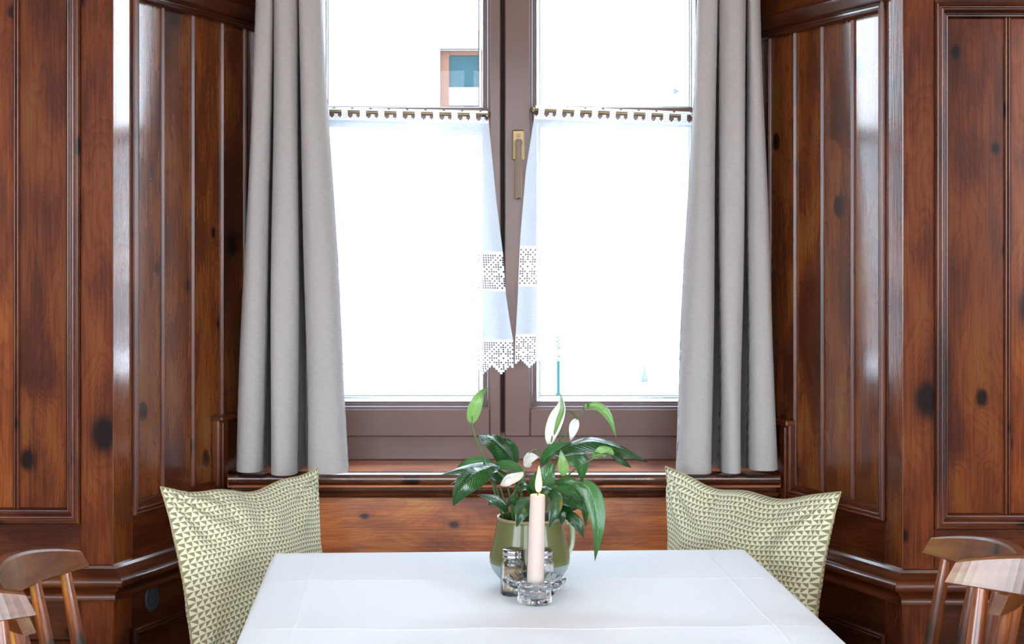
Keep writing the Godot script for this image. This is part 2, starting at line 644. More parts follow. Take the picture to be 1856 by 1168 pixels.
func bead_strip(parent: Node3D, x: float, y0: float, y1: float, z: float, m: Material, scale := 1.0) -> void:
	var mb := MB.new()
	var pr := []
	for q in BEAD:
		pr.append(q * scale)
	run(mb, pr, Vector3(x - 0.0062 * scale, y0, z), Vector3(x - 0.0062 * scale, y1, z), Vector3.RIGHT, Vector3(0, 0, 1), Vector2.ZERO, Vector2.ZERO, Vector2(rng.randf(), rng.randf()), false)
	part("batten", mb, m, parent)


# upright boards side by side, each a piece of its own
func boards(parent: Node3D, edges: Array, y0: float, y1: float, mats: Array, batten: Material, at_knots := {}, slim := 1.0) -> void:
	for k in edges.size() - 1:
		var a: float = minf(edges[k], edges[k + 1])
		var b: float = maxf(edges[k], edges[k + 1])
		var mb := MB.new()
		var off := Vector2(rng.randf(), rng.randf())
		if at_knots.has(k):
			off = at_knots[k]
		bbox(mb, Vector3(a + 0.0004, y0, -0.034), Vector3(b - 0.0004, y1, -0.012 + rng.randf_range(-0.0006, 0.0006)), 0.0012, 1, off)
		part("plank", mb, mats[(k * 3 + 1) % mats.size()], parent)
		if k > 0:
			bead_strip(parent, edges[k], y0, y1, -0.012, batten, slim)


# texture offset that brings knot number k of the pine texture to a local point of an upright board
func knot(u: float, v: float, x: float, y: float) -> Vector2:
	return Vector2(u - x / TW, v - y / TL)


func horizontal(parent: Node3D, called: String, prof: Array, x0: float, x1: float, y: float, m: Material, e0: float, e1: float) -> void:
	var mb := MB.new()
	run(mb, prof, Vector3(x0, y, 0), Vector3(x1, y, 0), Vector3.UP, Vector3(0, 0, 1), Vector2(0, e0), Vector2(0, e1), Vector2(rng.randf(), rng.randf()), true)
	part(called, mb, m, parent)


func front_wall(w: Node3D, s: float, bx: Array, top: float, bottom: float, dy: float, end: float, kn: Dictionary, stile_off: Vector2) -> void:
	# s: +1 towards +x away from the niche corner; bx: distances from the corner of moulding outer edge, inner edge and joints
	var X := func(q: float) -> float: return s * q
	var lo := func(a: float, b: float) -> float: return minf(s * a, s * b)
	var hi := func(a: float, b: float) -> float: return maxf(s * a, s * b)
	var mb := MB.new()
	bbox(mb, Vector3(lo.call(0.0, bx[0]), 0.0, -0.03), Vector3(hi.call(0.0, bx[0]), 2.7, 0.0), 0.0015, 1, stile_off)
	part("stile", mb, M.stile, w)
	var joints := []
	for q in bx.slice(1):
		joints.append(s * q)
	boards(w, joints, bottom + 0.012, top + 0.02, planks, M.bead, kn)
	var last: float = bx[bx.size() - 1]
	mould_frame(w, lo.call(bx[0], last + 0.028), hi.call(bx[0], last + 0.028), bottom, top + 0.028, M.bead)
	block("rail", Vector3(lo.call(bx[0], last + 0.028), dy + 0.012, -0.03), Vector3(hi.call(bx[0], last + 0.028), bottom, 0.0), M.rail, w, 0.001, 0)
	block("rail", Vector3(lo.call(bx[0], last + 0.028), top + 0.028, -0.03), Vector3(hi.call(bx[0], last + 0.028), 2.7, 0.0), M.rail, w, 0.001, 0)
	block("stile", Vector3(lo.call(last + 0.028, last + 0.12), 0.0, -0.03), Vector3(hi.call(last + 0.028, last + 0.12), 2.7, 0.0), M.stile, w)
	# plain boarding beyond the frame of the picture
	var q0 := last + 0.12
	var n := int(ceil((end - q0) / 0.16))
	for k in n:
		var a := q0 + k * (end - q0) / n
		var b := q0 + (k + 1) * (end - q0) / n
		block("plank", Vector3(lo.call(a, b), 0.0, -0.03), Vector3(hi.call(a, b), 2.7, -0.004), planks[k % 4], w, 0.003)
	# dado
	horizontal(w, "dado_rail", DADO, lo.call(0.0, end), hi.call(0.0, end), dy, M.dado, 0.648 * (-1.0 if s > 0 else 0.0), 0.648 * (1.0 if s < 0 else 0.0))
	# wainscot below
	block("rail", Vector3(lo.call(bx[0], last + 0.028), dy - 0.125, -0.03), Vector3(hi.call(bx[0], last + 0.028), dy - 0.048, 0.0), M.low, w, 0.001, 0)
	mould_frame(w, lo.call(bx[0] + 0.012, last + 0.028), hi.call(bx[0] + 0.012, last + 0.028), 0.14, dy - 0.125, M.low)
	block("stile", Vector3(lo.call(bx[0], bx[0] + 0.012), 0.0, -0.03), Vector3(hi.call(bx[0], bx[0] + 0.012), dy - 0.125, 0.0), M.low, w)
	boards(w, joints, 0.15, dy - 0.14, [M.low], M.bead)
	block("rail", Vector3(lo.call(bx[0], last + 0.028), 0.0, -0.03), Vector3(hi.call(bx[0], last + 0.028), 0.14, 0.0), M.low, w, 0.001, 0)
	block("backing", Vector3(lo.call(0.0, end), 0.0, -0.40), Vector3(hi.call(0.0, end), 2.7, -0.036), M.plaster, w)


func splay_wall(w: Node3D, s: float, stile: float, joints: Array, top: float, bottom: float, dy: float, kn: Dictionary, post: Array) -> void:
	# local x = s * distance from the corner
	var end := 0.66
	var lo := func(a: float, b: float) -> float: return minf(s * a, s * b)
	var hi := func(a: float, b: float) -> float: return maxf(s * a, s * b)
	block("stile", Vector3(lo.call(0.0, stile), 0.0, -0.03), Vector3(hi.call(0.0, stile), 2.7, 0.0), M.splay_stile, w, 0.0015)
	var js := []
	for q in joints:
		js.append(s * q)
	boards(w, js, bottom + 0.012, top + 0.01, [M.splay_planks], M.bead, kn, 0.7)
	mould_frame(w, lo.call(stile, end), hi.call(stile, end), bottom, top + 0.018, M.bead, 0.85, "lb" if s > 0 else "rb")
	# the fluted rail over the panel and the dark frieze above it
	var mb := MB.new()
	run(mb, CAP, Vector3(lo.call(stile, end), top, -0.010), Vector3(hi.call(stile, end), top, -0.010), Vector3.UP, Vector3(0, 0, 1), Vector2.ZERO, Vector2.ZERO, Vector2(0.2, 0.1), true)
	part("moulding", mb, M.sill_dark, w)
	block("rail", Vector3(lo.call(stile, end), top + 0.04, -0.03), Vector3(hi.call(stile, end), 2.7, -0.004), M.rail, w, 0.001, 0)
	block("rail", Vector3(lo.call(stile, end), dy + 0.012, -0.03), Vector3(hi.call(stile, end), bottom, 0.0), M.rail, w, 0.001, 0)
	horizontal(w, "dado_rail", DADO, lo.call(0.0, end), hi.call(0.0, end), dy, M.dado, 0.648 * (-1.0 if s > 0 else 0.0), 0.648 * (1.0 if s < 0 else 0.0))
	# below the dado: a small framed panel
	block("rail", Vector3(lo.call(stile, end), dy - 0.125, -0.03), Vector3(hi.call(stile, end), dy - 0.048, 0.0), M.low, w, 0.001, 0)
	mould_frame(w, lo.call(stile, 0.45), hi.call(stile, 0.45), 0.14, dy - 0.118, M.low, 0.8)
	block("panel", Vector3(lo.call(stile, end), 0.0, -0.03), Vector3(hi.call(stile, end), dy - 0.12, -0.012), M.low, w, 0.001, 1)
	# the moulded upright beside the sill
	block("post", Vector3(lo.call(post[0], post[1]), 0.40, -0.012), Vector3(hi.call(post[0], post[1]), post[2], 0.006), M.bead, w, 0.003)
	block("moulding", Vector3(lo.call(post[0] + 0.009, post[0] + 0.016), 0.40, 0.005), Vector3(hi.call(post[0] + 0.009, post[0] + 0.016), post[2] - 0.006, 0.011), M.bead, w, 0.002)
	block("moulding", Vector3(lo.call(post[0], 0.60), post[2] - 0.004, -0.012), Vector3(hi.call(post[0], 0.60), post[2] + 0.008, 0.014), M.bead, w, 0.003, 0)
	block("backing", Vector3(lo.call(0.02, end), 0.0, -0.10), Vector3(hi.call(0.02, end), 2.7, -0.036), M.plaster, w)


func walls() -> void:
	var CL := Vector3(-0.656, 0, -1.83 * K)
	var CR := Vector3(0.800, 0, -1.83 * K)
	var left := struct("wall_left", "dark varnished pine panelling left of the window niche, behind the left chairs", "wall", CL)
	front_wall(left, -1.0, [0.060, 0.088, 0.181, 0.275, 0.369], 1.80, 0.769, 0.680, 1.95, {0: knot(0.55, 0.44, -0.163, 0.885), 1: knot(0.16, 0.13, -0.24, 1.2)}, knot(0.42, 0.86, -0.018, 0.935))
	var right := struct("wall_right", "dark varnished pine panelling right of the window niche, behind the right chairs", "wall", CR)
	front_wall(right, 1.0, [0.058, 0.086, 0.196, 0.300, 0.400], 1.7015, 0.759, 0.672, 1.80, {0: knot(0.80, 0.66, 0.15, 1.0)}, knot(0.42, 0.86, 0.044, 1.03) + Vector2(0.0, 0.03))
	var sl := struct("wall_left_splay", "glossy slanting pine side of the window niche, left of the grey curtains", "wall", CL)
	sl.basis = Basis(Vector3(0.4077, 0, -0.9131).normalized(), Vector3.UP, Vector3(0.9131, 0, 0.4077).normalized())
	splay_wall(sl, 1.0, 0.0568, [0.0740, 0.1652, 0.2656, 0.3700, 0.4559, 0.5550, 0.6607], 1.75, 0.775, 0.680, {0: knot(0.80, 0.66, 0.108, 0.965)}, [0.333, 0.372, 0.925])
	var oval := MB.new()  # raised dark oval painted in for the shade of a hole
	var rows := []
	var uvs := []
	for j in 9:
		var row := []
		var ur := []
		for i in 33:
			var a := TAU * i / 32.0
			var r := 1.0 - absf(j - 4.0) / 4.0 * 0.22 if j > 0 else 0.0
			row.append(Vector3(0.116 + cos(a) * 0.020 * (0.0 if j == 0 else [0.0, 0.5, 0.72, 0.80, 0.86, 0.92, 0.97, 1.0, 1.02][j]), 0.607 + sin(a) * 0.026 * (0.0 if j == 0 else [0.0, 0.5, 0.72, 0.80, 0.86, 0.92, 0.97, 1.0, 1.02][j]), [0.0022, 0.0022, 0.0022, 0.0024, 0.0034, 0.0042, 0.0038, 0.0024, 0.0][j]))
			ur.append(Vector2(i / 32.0, j / 8.0))
		rows.append(row)
		uvs.append(ur)
	oval.grid(rows, uvs, Vector3(0, 0, 1))
	var ov := part("oval_hole", oval, M.dark_iron, sl)
	ov.set_meta("label", "dark oval standing in for a hole under the dado")
	var sr := struct("wall_right_splay", "glossy slanting pine side of the window niche, right of the grey curtains", "wall", CR)
	sr.basis = Basis(Vector3(0.4077, 0, 0.9131).normalized(), Vector3.UP, Vector3(-0.9131, 0, 0.4077).normalized())
	splay_wall(sr, -1.0, 0.0476, [0.0714, 0.1546, 0.2471, 0.3356, 0.4228, 0.5286, 0.6607], 1.725, 0.766, 0.672, {0: knot(0.66, 0.27, -0.10, 1.45), 1: knot(0.55, 0.44, -0.20, 1.36)}, [0.333, 0.370, 0.915])
	# the wall that holds the window
	var ww := struct("wall_window", "wall round the casement window, hidden behind the grey curtains", "wall")
	block("lintel", Vector3(-0.62, 2.25, -3.55), Vector3(0.78, 2.7, -3.14), M.rail, ww, 0.002, 0)
	block("parapet", Vector3(-0.62, 0.0, -3.55), Vector3(0.78, 0.78, -3.04), M.low, ww, 0.002, 0)
	block("reveal", Vector3(-1.2, 0.0, -3.27), Vector3(-0.412, 2.7, -3.20), M.plaster, ww)
	block("reveal", Vector3(0.572, 0.0, -3.27), Vector3(1.35, 2.7, -3.20), M.plaster, ww)
	# sill with its dark mouldings
	var ts := struct("trim_1", "orange pine window sill with a dark moulded front edge under the window", "window sill")
	var mb := MB.new()
	bbox(mb, Vector3(-0.50, 0.782, -3.22), Vector3(0.645, 0.809, -2.939), 0.002, 0, Vector2(0.3, 0.2))
	part("board", mb, M.sill, ts)
	var prof := [Vector2(0, 0), Vector2(0.016, 0.0), Vector2(0.016, 0.036), Vector2(0.0125, 0.041), Vector2(0.006, 0.043), Vector2(0.0, 0.042), Vector2(-0.007, 0.038), Vector2(-0.011, 0.030), Vector2(-0.0125, 0.018), Vector2(-0.016, 0.014), Vector2(-0.021, 0.014), Vector2(-0.023, 0.021), Vector2(-0.027, 0.025), Vector2(-0.032, 0.024), Vector2(-0.036, 0.018), Vector2(-0.038, 0.0)]
	mb = MB.new()
	run(mb, prof, Vector3(-0.497, 0.7945, -2.977), Vector3(0.642, 0.7945, -2.977), Vector3.UP, Vector3(0, 0, 1), Vector2.ZERO, Vector2.ZERO, Vector2(0.6, 0.3), true)
	part("moulding", mb, M.sill_dark, ts)
	# the room behind the camera, lit by its other windows
	var fl := struct("floor", "brown boarded floor of the dining room", "floor")
	for k in 16:
		block("plank", Vector3(-2.6 + k * 0.325, -0.12, -3.3), Vector3(-2.6 + (k + 1) * 0.325, 0.0, 2.4), M.floor, fl, 0.002, 2)
	var ce := struct("ceiling", "pale plaster ceiling of the dining room", "ceiling")
	block("slab", Vector3(-2.8, 2.7, -3.55), Vector3(2.8, 2.95, 2.6), M.ceiling, ce)
	for e in [["wall_side_left", -1.0, "left", 5], ["wall_side_right", 1.0, "right", 6]]:
		var sx: float = e[1]
		var sw := struct(e[0], "wood panelled side wall with an added window at the far %s of the dining room" % e[2], "wall")
		var xa := minf(sx * 2.6, sx * 2.8)
		var xb := maxf(sx * 2.6, sx * 2.8)
		for q in [[0.0, 2.7, -3.0, -0.5], [0.0, 2.7, 2.2, 2.6], [0.0, 0.85, -0.5, 2.2], [2.45, 2.7, -0.5, 2.2]]:
			block("section", Vector3(xa, q[0], q[2]), Vector3(xb, q[1], q[3]), M.back_wood, sw)
		var wn := struct("window_%d" % e[3], "unseen brown framed window added for daylight in the %s side wall outside the view" % e[2], "window")
		var xf := sx * 2.7  # side window added out of view to bring more daylight in
		for q in [[-0.5, 0.85, -0.45, 2.45], [2.15, 0.85, 2.2, 2.45], [-0.45, 0.85, 2.15, 0.90], [-0.45, 2.40, 2.15, 2.45], [0.82, 0.9, 0.88, 2.40]]:
			block("frame", Vector3(xf - 0.03, q[1], q[0]), Vector3(xf + 0.03, q[3], q[2]), M.frame, wn, 0.004)
		block("pane", Vector3(xf - 0.002, 0.9, -0.45), Vector3(xf + 0.002, 2.40, 2.15), M.pane, wn, 0.0)
	var wb := struct("wall_back", "wood panelled wall with three windows behind the viewer", "wall")
	var xs := [-2.6, -1.75, -0.72, -0.5, 0.5, 0.72, 1.75, 2.6]
	block("section", Vector3(-2.6, 0.0, 2.4), Vector3(2.6, 0.75, 2.6), M.back_wood, wb)
	block("section", Vector3(-2.6, 2.45, 2.4), Vector3(2.6, 2.7, 2.6), M.back_wood, wb)
	for k in range(0, 8, 2):
		block("section", Vector3(xs[k], 0.75, 2.4), Vector3(xs[k + 1], 2.45, 2.6), M.back_wood, wb)
	for k in 3:
		var a: float = xs[k * 2 + 1]
		var b: float = xs[k * 2 + 2]
		var wn := struct("window_%d" % (k + 2), "%s brown framed window in the wall behind the viewer" % ["left", "middle", "right"][k], "window")
		for e in [[a, 0.75, a + 0.05, 2.45], [b - 0.05, 0.75, b, 2.45], [a + 0.05, 0.75, b - 0.05, 0.80], [a + 0.05, 2.40, b - 0.05, 2.45], [(a + b) / 2 - 0.03, 0.8, (a + b) / 2 + 0.03, 2.4]]:
			block("frame", Vector3(e[0], e[1], 2.47), Vector3(e[2], e[3], 2.53), M.frame, wn, 0.004)
		block("pane", Vector3(a + 0.05, 0.8, 2.498), Vector3(b - 0.05, 2.4, 2.502), M.pane, wn, 0.0)


# ---------------------------------------------------------------- the casement window
func window() -> void:
	var w := struct("window_1", "brown wooden casement window with two sashes between the grey curtains", "window", Vector3(0, 0, 2.2 - 2.2 * K))
	var top := 2.25
	# fixed frame
	for e in [[-0.42, 0.808, -0.375, top], [0.535, 0.808, 0.580, top]]:
		block("frame", Vector3(e[0], e[1], -2.27), Vector3(e[2], e[3], -2.205), M.frame, w, 0.003)
	block("frame", Vector3(-0.375, 0.808, -2.27), Vector3(0.535, 0.872, -2.20), M.frame, w, 0.003, 0)
	block("frame", Vector3(-0.375, top - 0.06, -2.27), Vector3(0.535, top, -2.20), M.frame, w, 0.003, 0)
	block("rebate", Vector3(0.0660, 0.868, -2.262), Vector3(0.083, top - 0.05, -2.206), M.dark_gap, w)
	# sashes: outer x0..x1, glass g0..g1
	for e in [[-0.378, 0.0700, -0.3210, 0.0275], [0.0790, 0.540, 0.1535, 0.4990]]:
		var x0: float = e[0]
		var x1: float = e[1]
		var g0: float = e[2]
		var g1: float = e[3]
		var s := Node3D.new()
		s.name = "sash"
		w.add_child(s, true)
		var b := 0.0185
		var y0 := 0.8625
		var y1 := top - 0.05
		var gy0 := 0.9420
		block("stile", Vector3(x0, y0, -2.25), Vector3(g0 - b, y1, -2.185), M.frame, s, 0.0022)
		block("stile", Vector3(g1 + b, y0, -2.25), Vector3(x1, y1, -2.185), M.frame, s, 0.0022)
		block("rail", Vector3(g0 - b, y0, -2.25), Vector3(g1 + b, gy0 - b, -2.1856), M.frame, s, 0.0022, 0)
		block("rail", Vector3(g0 - b, y1 - 0.06, -2.25), Vector3(g1 + b, y1, -2.1856), M.frame, s, 0.0022, 0)
		# stepped glazing bead round the pane
		var prof := [Vector2(0, -0.03), Vector2(0, 0.0), Vector2(0.004, 0.0), Vector2(0.006, -0.004), Vector2(0.007, -0.006), Vector2(0.010, -0.006), Vector2(0.0115, -0.010), Vector2(0.0150, -0.010), Vector2(0.0165, -0.022), Vector2(0.0165, -0.03)]
		var Z := Vector3(0, 0, 1)
		var zf := -2.192
		for r in [[Vector3(g0 - b, gy0 - b, zf), Vector3(g1 + b, gy0 - b, zf), Vector3.UP], [Vector3(g1 + b, y1 - 0.06, zf), Vector3(g0 - b, y1 - 0.06, zf), Vector3.DOWN], [Vector3(g0 - b, y1 - 0.06, zf), Vector3(g0 - b, gy0 - b, zf), Vector3.RIGHT], [Vector3(g1 + b, gy0 - b, zf), Vector3(g1 + b, y1 - 0.06, zf), Vector3.LEFT]]:
			var mb := MB.new()
			run(mb, prof, r[0], r[1], r[2], Z, Vector2(1, 0), Vector2(-1, 0), Vector2.ZERO, false)
			part("glazing_bead", mb, M.bead_frame, s)
		# glazing bar behind the lace heading
		var yb := 1.5735
		block("glazing_bar", Vector3(g0 - 0.004, yb - 0.0165, -2.236), Vector3(g1 + 0.004, yb + 0.0165, -2.198), M.frame, s, 0.003, 0)
		# panes with their bright spacer and dark seal
		for q in [[gy0, yb - 0.0165], [yb + 0.0165, y1 - 0.078]]:
			var lo := Vector2(g0, q[0])
			var hi := Vector2(g1, q[1])
			block("pane", Vector3(lo.x - 0.004, lo.y - 0.004, -2.2215), Vector3(hi.x + 0.004, hi.y + 0.004, -2.2175), M.pane, s, 0.0)
			var sp := MB.new()
			var gk := MB.new()
			for r in [[Vector3(lo.x, lo.y, 0), Vector3(hi.x, lo.y + 0.0045, 0)], [Vector3(lo.x, hi.y - 0.0045, 0), Vector3(hi.x, hi.y, 0)], [Vector3(lo.x, lo.y + 0.0045, 0), Vector3(lo.x + 0.0045, hi.y - 0.0045, 0)], [Vector3(hi.x - 0.0045, lo.y + 0.0045, 0), Vector3(hi.x, hi.y - 0.0045, 0)]]:
				bbox(sp, r[0] + Vector3(0, 0, -2.234), r[1] + Vector3(0, 0, -2.224), 0.0004)
			var i := 0.0045
			for r in [[Vector3(lo.x + i, lo.y + i, 0), Vector3(hi.x - i, lo.y + i + 0.0022, 0)], [Vector3(lo.x + i, hi.y - i - 0.0022, 0), Vector3(hi.x - i, hi.y - i, 0)], [Vector3(lo.x + i, lo.y + i, 0), Vector3(lo.x + i + 0.0022, hi.y - i, 0)], [Vector3(hi.x - i - 0.0022, lo.y + i, 0), Vector3(hi.x - i, hi.y - i, 0)]]:
				bbox(gk, r[0] + Vector3(0, 0, -2.240), r[1] + Vector3(0, 0, -2.2345), 0.0003)
			part("spacer", sp, M.spacer, s)
			part("seal", gk, M.gasket, s)
	# handle: plate with five engraved dots, neck and lever
	var h := Node3D.new()
	h.name = "handle"
	w.add_child(h, true)
	block("plate", Vector3(0.0945, 1.4715, -2.185), Vector3(0.1225, 1.539, -2.175), M.bronze, h, 0.003)
	var em := MB.new()
	for j in 3:
		for i in 2:
			bbox(em, Vector3(0.1045 + i * 0.0045, 1.5275 - j * 0.003, -2.1752), Vector3(0.1082 + i * 0.0045, 1.5293 - j * 0.003, -2.1747), 0.0001)
	part("emblem", em, M.bronze_dark, h)
	var nk := MB.new()
	tube(nk, [Vector3(0.1085, 1.508, -2.175), Vector3(0.1085, 1.508, -2.145)], 0.0085, 20)
	part("neck", nk, M.bronze_dark, h)
	block("lever", Vector3(0.1012, 1.3855, -2.158), Vector3(0.1152, 1.5165, -2.146), M.bronze, h, 0.0022)
	block("lever_inlay", Vector3(0.1030, 1.3875, -2.1462), Vector3(0.1134, 1.5140, -2.1445), M.bronze_dark, h, 0.0008)


# ---------------------------------------------------------------- curtains
func drape(called: String, label: String, tops: Array, bots: Array, ends: Array, mirror: float) -> void:
	var o := base(called)
	tag(o, label, "curtain", "grey curtains at the window")
	var dmid := 2.045
	var section := func(rolls: Array, depth: float) -> Array:
		var pts := []
		if mirror > 0:  # unseen cloth return, added to block window light from the splay boards
			for f in [0.0, 0.5]:
				pts.append(Vector2(lerpf(-0.405, (rolls[0][0] - CX) / UNIT * dmid, f), lerpf(2.166, dmid, f)))
		for k in rolls.size():
			var x0: float = (rolls[k][0] - CX) / UNIT * (dmid - 0.02)
			var x1: float = (rolls[k][1] - CX) / UNIT * (dmid - 0.02)
			var xc := (x0 + x1) / 2
			var rx := (x1 - x0) / 2
			var rz := minf(rx * 0.95, 0.032) * depth
			for i in 21:
				var a := PI * (1.12 - 1.24 * i / 20.0)
				var ca := cos(a)
				var sa := sin(a)
				pts.append(Vector2(xc + rx * signf(ca) * pow(absf(ca), 0.86), dmid - rz * signf(sa) * pow(absf(sa), 0.8)))
			if k < rolls.size() - 1:
				var nx0: float = (rolls[k + 1][0] - CX) / UNIT * dmid
				for f in [0.12, 0.35, 0.65, 0.88]:
					pts.append(Vector2(lerpf(x1, nx0, f), dmid + 0.010 + 0.046 * sin(PI * f)))
		if mirror < 0:  # the same added light-blocking return on the right curtain
			for f in [0.5, 0.0]:
				pts.append(Vector2(lerpf(0.555, (rolls[2][1] - CX) / UNIT * dmid, f), lerpf(2.166, dmid, f)))
		return pts
	var a: Array = section.call(tops, 1.0)
	var b: Array = section.call(bots, 1.12)
	var rows := []
	var uvs := []
	var n := 48
	var y1 := 2.22
	for j in n + 1:
		var f := float(j) / n
		var row := []
		var ur := []
		var arc := 0.0
		for i in a.size():
			# the given top section belongs to the top of the picture, a quarter of the way down
			var g := clampf((f - 0.30) / 0.70, -0.4, 1.0)
			g = lerpf(g, g * g * (3.0 - 2.0 * g), 0.25) if g > 0.0 else g * 0.5
			var q: Vector2 = a[i].lerp(b[i], g)
			var end: float = ends[mini(i / 25, ends.size() - 1)]
			var yb := EYE - (end - CY) / UNIT * 2.018
			var y := lerpf(y1, yb, f)
			q.x += 0.0018 * sin(y * 9.0 + i * 0.21) * f
			q.y += 0.0022 * sin(y * 6.0 + i * 0.35)
			if i > 0:
				arc += b[i].distance_to(b[i - 1])
			row.append(Vector3(q.x, y, -q.y * K))
			ur.append(Vector2(arc / 0.11, y / 0.11))
		rows.append(row)
		uvs.append(ur)
	var mb := MB.new()
	mb.grid(rows, uvs, Vector3(0, 0, 1))
	# normals of folded-back cloth: recompute towards the outside of the fold
	part("cloth", mb, M.drape, o)
	# turned hem: a second thickness along the bottom
	var hr := []
	var hu := []
	for j in [n - 2, n - 1, n]:
		var row := []
		for i in a.size():
			row.append(rows[j][i] + Vector3(0, 0.0, -0.0016))
		hr.append(row)
		hu.append(uvs[j])
	var hb := MB.new()
	hb.grid(hr, hu, Vector3(0, 0, 1))
	part("hem", hb, M.drape, o)


# lace made of square cells: state 0 nothing, 1 filled, 2 open square between threads
func filet(mb: MB, S: Callable, a0: float, a1: float, b0: float, b1: float, nc: int, nr: int, state: Callable, th := 0.30) -> void:
	var nn := Vector3(0, 0, 1)
	var put := func(i0: float, i1: float, j0: float, j1: float) -> void:
		var q := []
		for e in [[i0, j0], [i1, j0], [i1, j1], [i0, j1]]:
			q.append(mb.vert(S.call(lerpf(a0, a1, e[0] / nc), lerpf(b0, b1, e[1] / nr)), nn))
		mb.quad(q[0], q[1], q[2], q[3])
	for j in nr:
		for i in nc:
			var s: int = state.call(i, j)
			if s == 1:
				put.call(i, i + 1, j, j + 1)
			elif s == 2:
				put.call(i, i + th, j, j + 1)
				put.call(i + th, i + 1, j, j + th)


func cafe(called: String, label: String, left: Array, right: Array, bands: Array, hem_right: bool, sd: int) -> void:
	# left, right: [b (0 top .. 1 bottom), px]; bands: b positions of insert and edging
	var o := base(called)
	tag(o, label, "lace curtain", "half curtains of white lace")
	var d := 2.170
	var edge := func(list: Array, b: float) -> float:
		for k in list.size() - 1:
			if b <= list[k + 1][0]:
				var f: float = (b - list[k][0]) / (list[k + 1][0] - list[k][0])
				f = clampf(f, 0.0, 1.0)
				return lerpf(list[k][1], list[k + 1][1], f)
		return list[list.size() - 1][1]
	var y0: Array = bands[0]
	var S := func(a: float, b: float) -> Vector3:
		var x0: float = edge.call(left, b)
		var x1: float = edge.call(right, b)
		var px := lerpf(x0, x1, a)
		var py := lerpf(lerpf(y0[0], y0[1], a), lerpf(y0[2], y0[3], a), b)
		var dd := d + (0.004 * sin(a * 34.0 + sd) + 0.003 * sin(a * 13.0 + b * 3.0 + sd)) * (0.35 + 0.65 * b) - 0.012 * b
		return P(px, py, dd)
	# cloth between the bands
	for e in [[bands[1], bands[2]], [bands[3], bands[4]]]:
		var rows := []
		var uvs := []
		for j in 25:
			var row := []
			var ur := []
			for i in 61:
				var a := i / 60.0
				var b := lerpf(e[0], e[1], j / 24.0)
				row.append(S.call(a, b))
				ur.append(Vector2(a * 4.0, b * 6.0))
			rows.append(row)
			uvs.append(ur)
		var mb := MB.new()
		mb.grid(rows, uvs, Vector3(0, 0, 1))
		part("cloth", mb, M.sheer, o)
	var motif := func(i: int, j: int, c: int) -> int:
		var di := absi((i + 5) % 17 - 8)
		var dj := absi(j - c)
		var r := di + dj
		if r <= 1:
			return 2 if r == 0 else 1
		if r == 2:
			return 1
		if r <= 5 and (di == dj or di == 0 or dj == 0 or di == dj + 1 or dj == di + 1):
			return 2
		if r <= 4:
			return 1
		if r <= 10:
			return 1 if (i + j) % 2 == 0 else 2
		return 2
	var ins := MB.new()
	filet(ins, S, 0, 1, bands[2], bands[3], 72, 17, func(i: int, j: int) -> int: return 1 if j == 0 or j == 16 else motif.call(i, j, 8))
	part("lace_insert", ins, M.lace, o)
	var edg := MB.new()
	filet(edg, S, 0, 1, bands[4], 1.0, 76, 16, func(i: int, j: int) -> int:
		var z := absi((i + 6) % 8 - 4)
		var lim := 15 - z
		if j > lim:
			return 0
		if j == lim or j == 0:
			return 1
		return motif.call(i, j, 8))
	part("lace_edging", edg, M.lace, o)
	var head := MB.new()
	filet(head, S, 0, 1, 0.0, bands[1], 132, 10, func(i: int, j: int) -> int:
		var k := (i + sd * 3) % 15
		if j == 0:
			return 0 if k % 15 in [8, 9] else 1
		if j == 9:
			return 1
		if k < 5:
			return 1 if (k % 2 == 0 or j % 2 == 0) else 2
		if j == 1:
			return 1
		if j >= 5 and k in [9, 10, 11]:
			return 1 if (k + j) % 2 == 0 else 2
		if j == 8:
			return 1
		if j == 7 and k in [5, 8, 12, 14]:
			return 1
		return 0, 0.45)
	part("lace_heading", head, M.lace, o)
	# folded hem along the free edge
	for e in [[bands[1], bands[2]], [bands[3], bands[4]]]:
		var hm := []
		var hu := []
		for j in 25:
			var b := lerpf(e[0], e[1], j / 24.0)
			var row := []
			var ur := []
			for i in 4:
				var a := (0.068 * i / 3.0) if not hem_right else (1.0 - 0.055 * i / 3.0)
				row.append(S.call(a, b) + Vector3(0, 0, 0.002))
				ur.append(Vector2(i / 3.0, b * 6.0))
			hm.append(row)
			hu.append(ur)
		var hb := MB.new()
		hb.grid(hm, hu, Vector3(0, 0, 1))
		part("hem", hb, M.sheer, o)


func curtain_rod(label: String, p0: Vector3, p1: Vector3, knob: int) -> void:
	var o := base("curtain_rod")
	tag(o, label, "curtain rod", "thin brass rods of the half curtains")
	var mb := MB.new()
	tube(mb, [p0, p1], 0.0027, 12)
	part("rod", mb, M.brass, o)
	for k in 2:
		var p: Vector3 = [p0, p1][k]
		var kb := MB.new()
		lathe(kb, [Vector2(0.0, -0.005), Vector2(0.003, -0.0045), Vector2(0.005, -0.002), Vector2(0.0055, 0.0), Vector2(0.005, 0.002), Vector2(0.003, 0.0045), Vector2(0.0, 0.005)], 20)
		var q := part("knob", kb, M.brass, o)
		q.position = p
		q.rotation.z = PI / 2
		var hk := MB.new()
		tube(hk, [p + Vector3(0, 0, -0.001), Vector3(p.x, p.y, -3.137)], 0.0016, 8)
		part("hook", hk, M.brass, o)


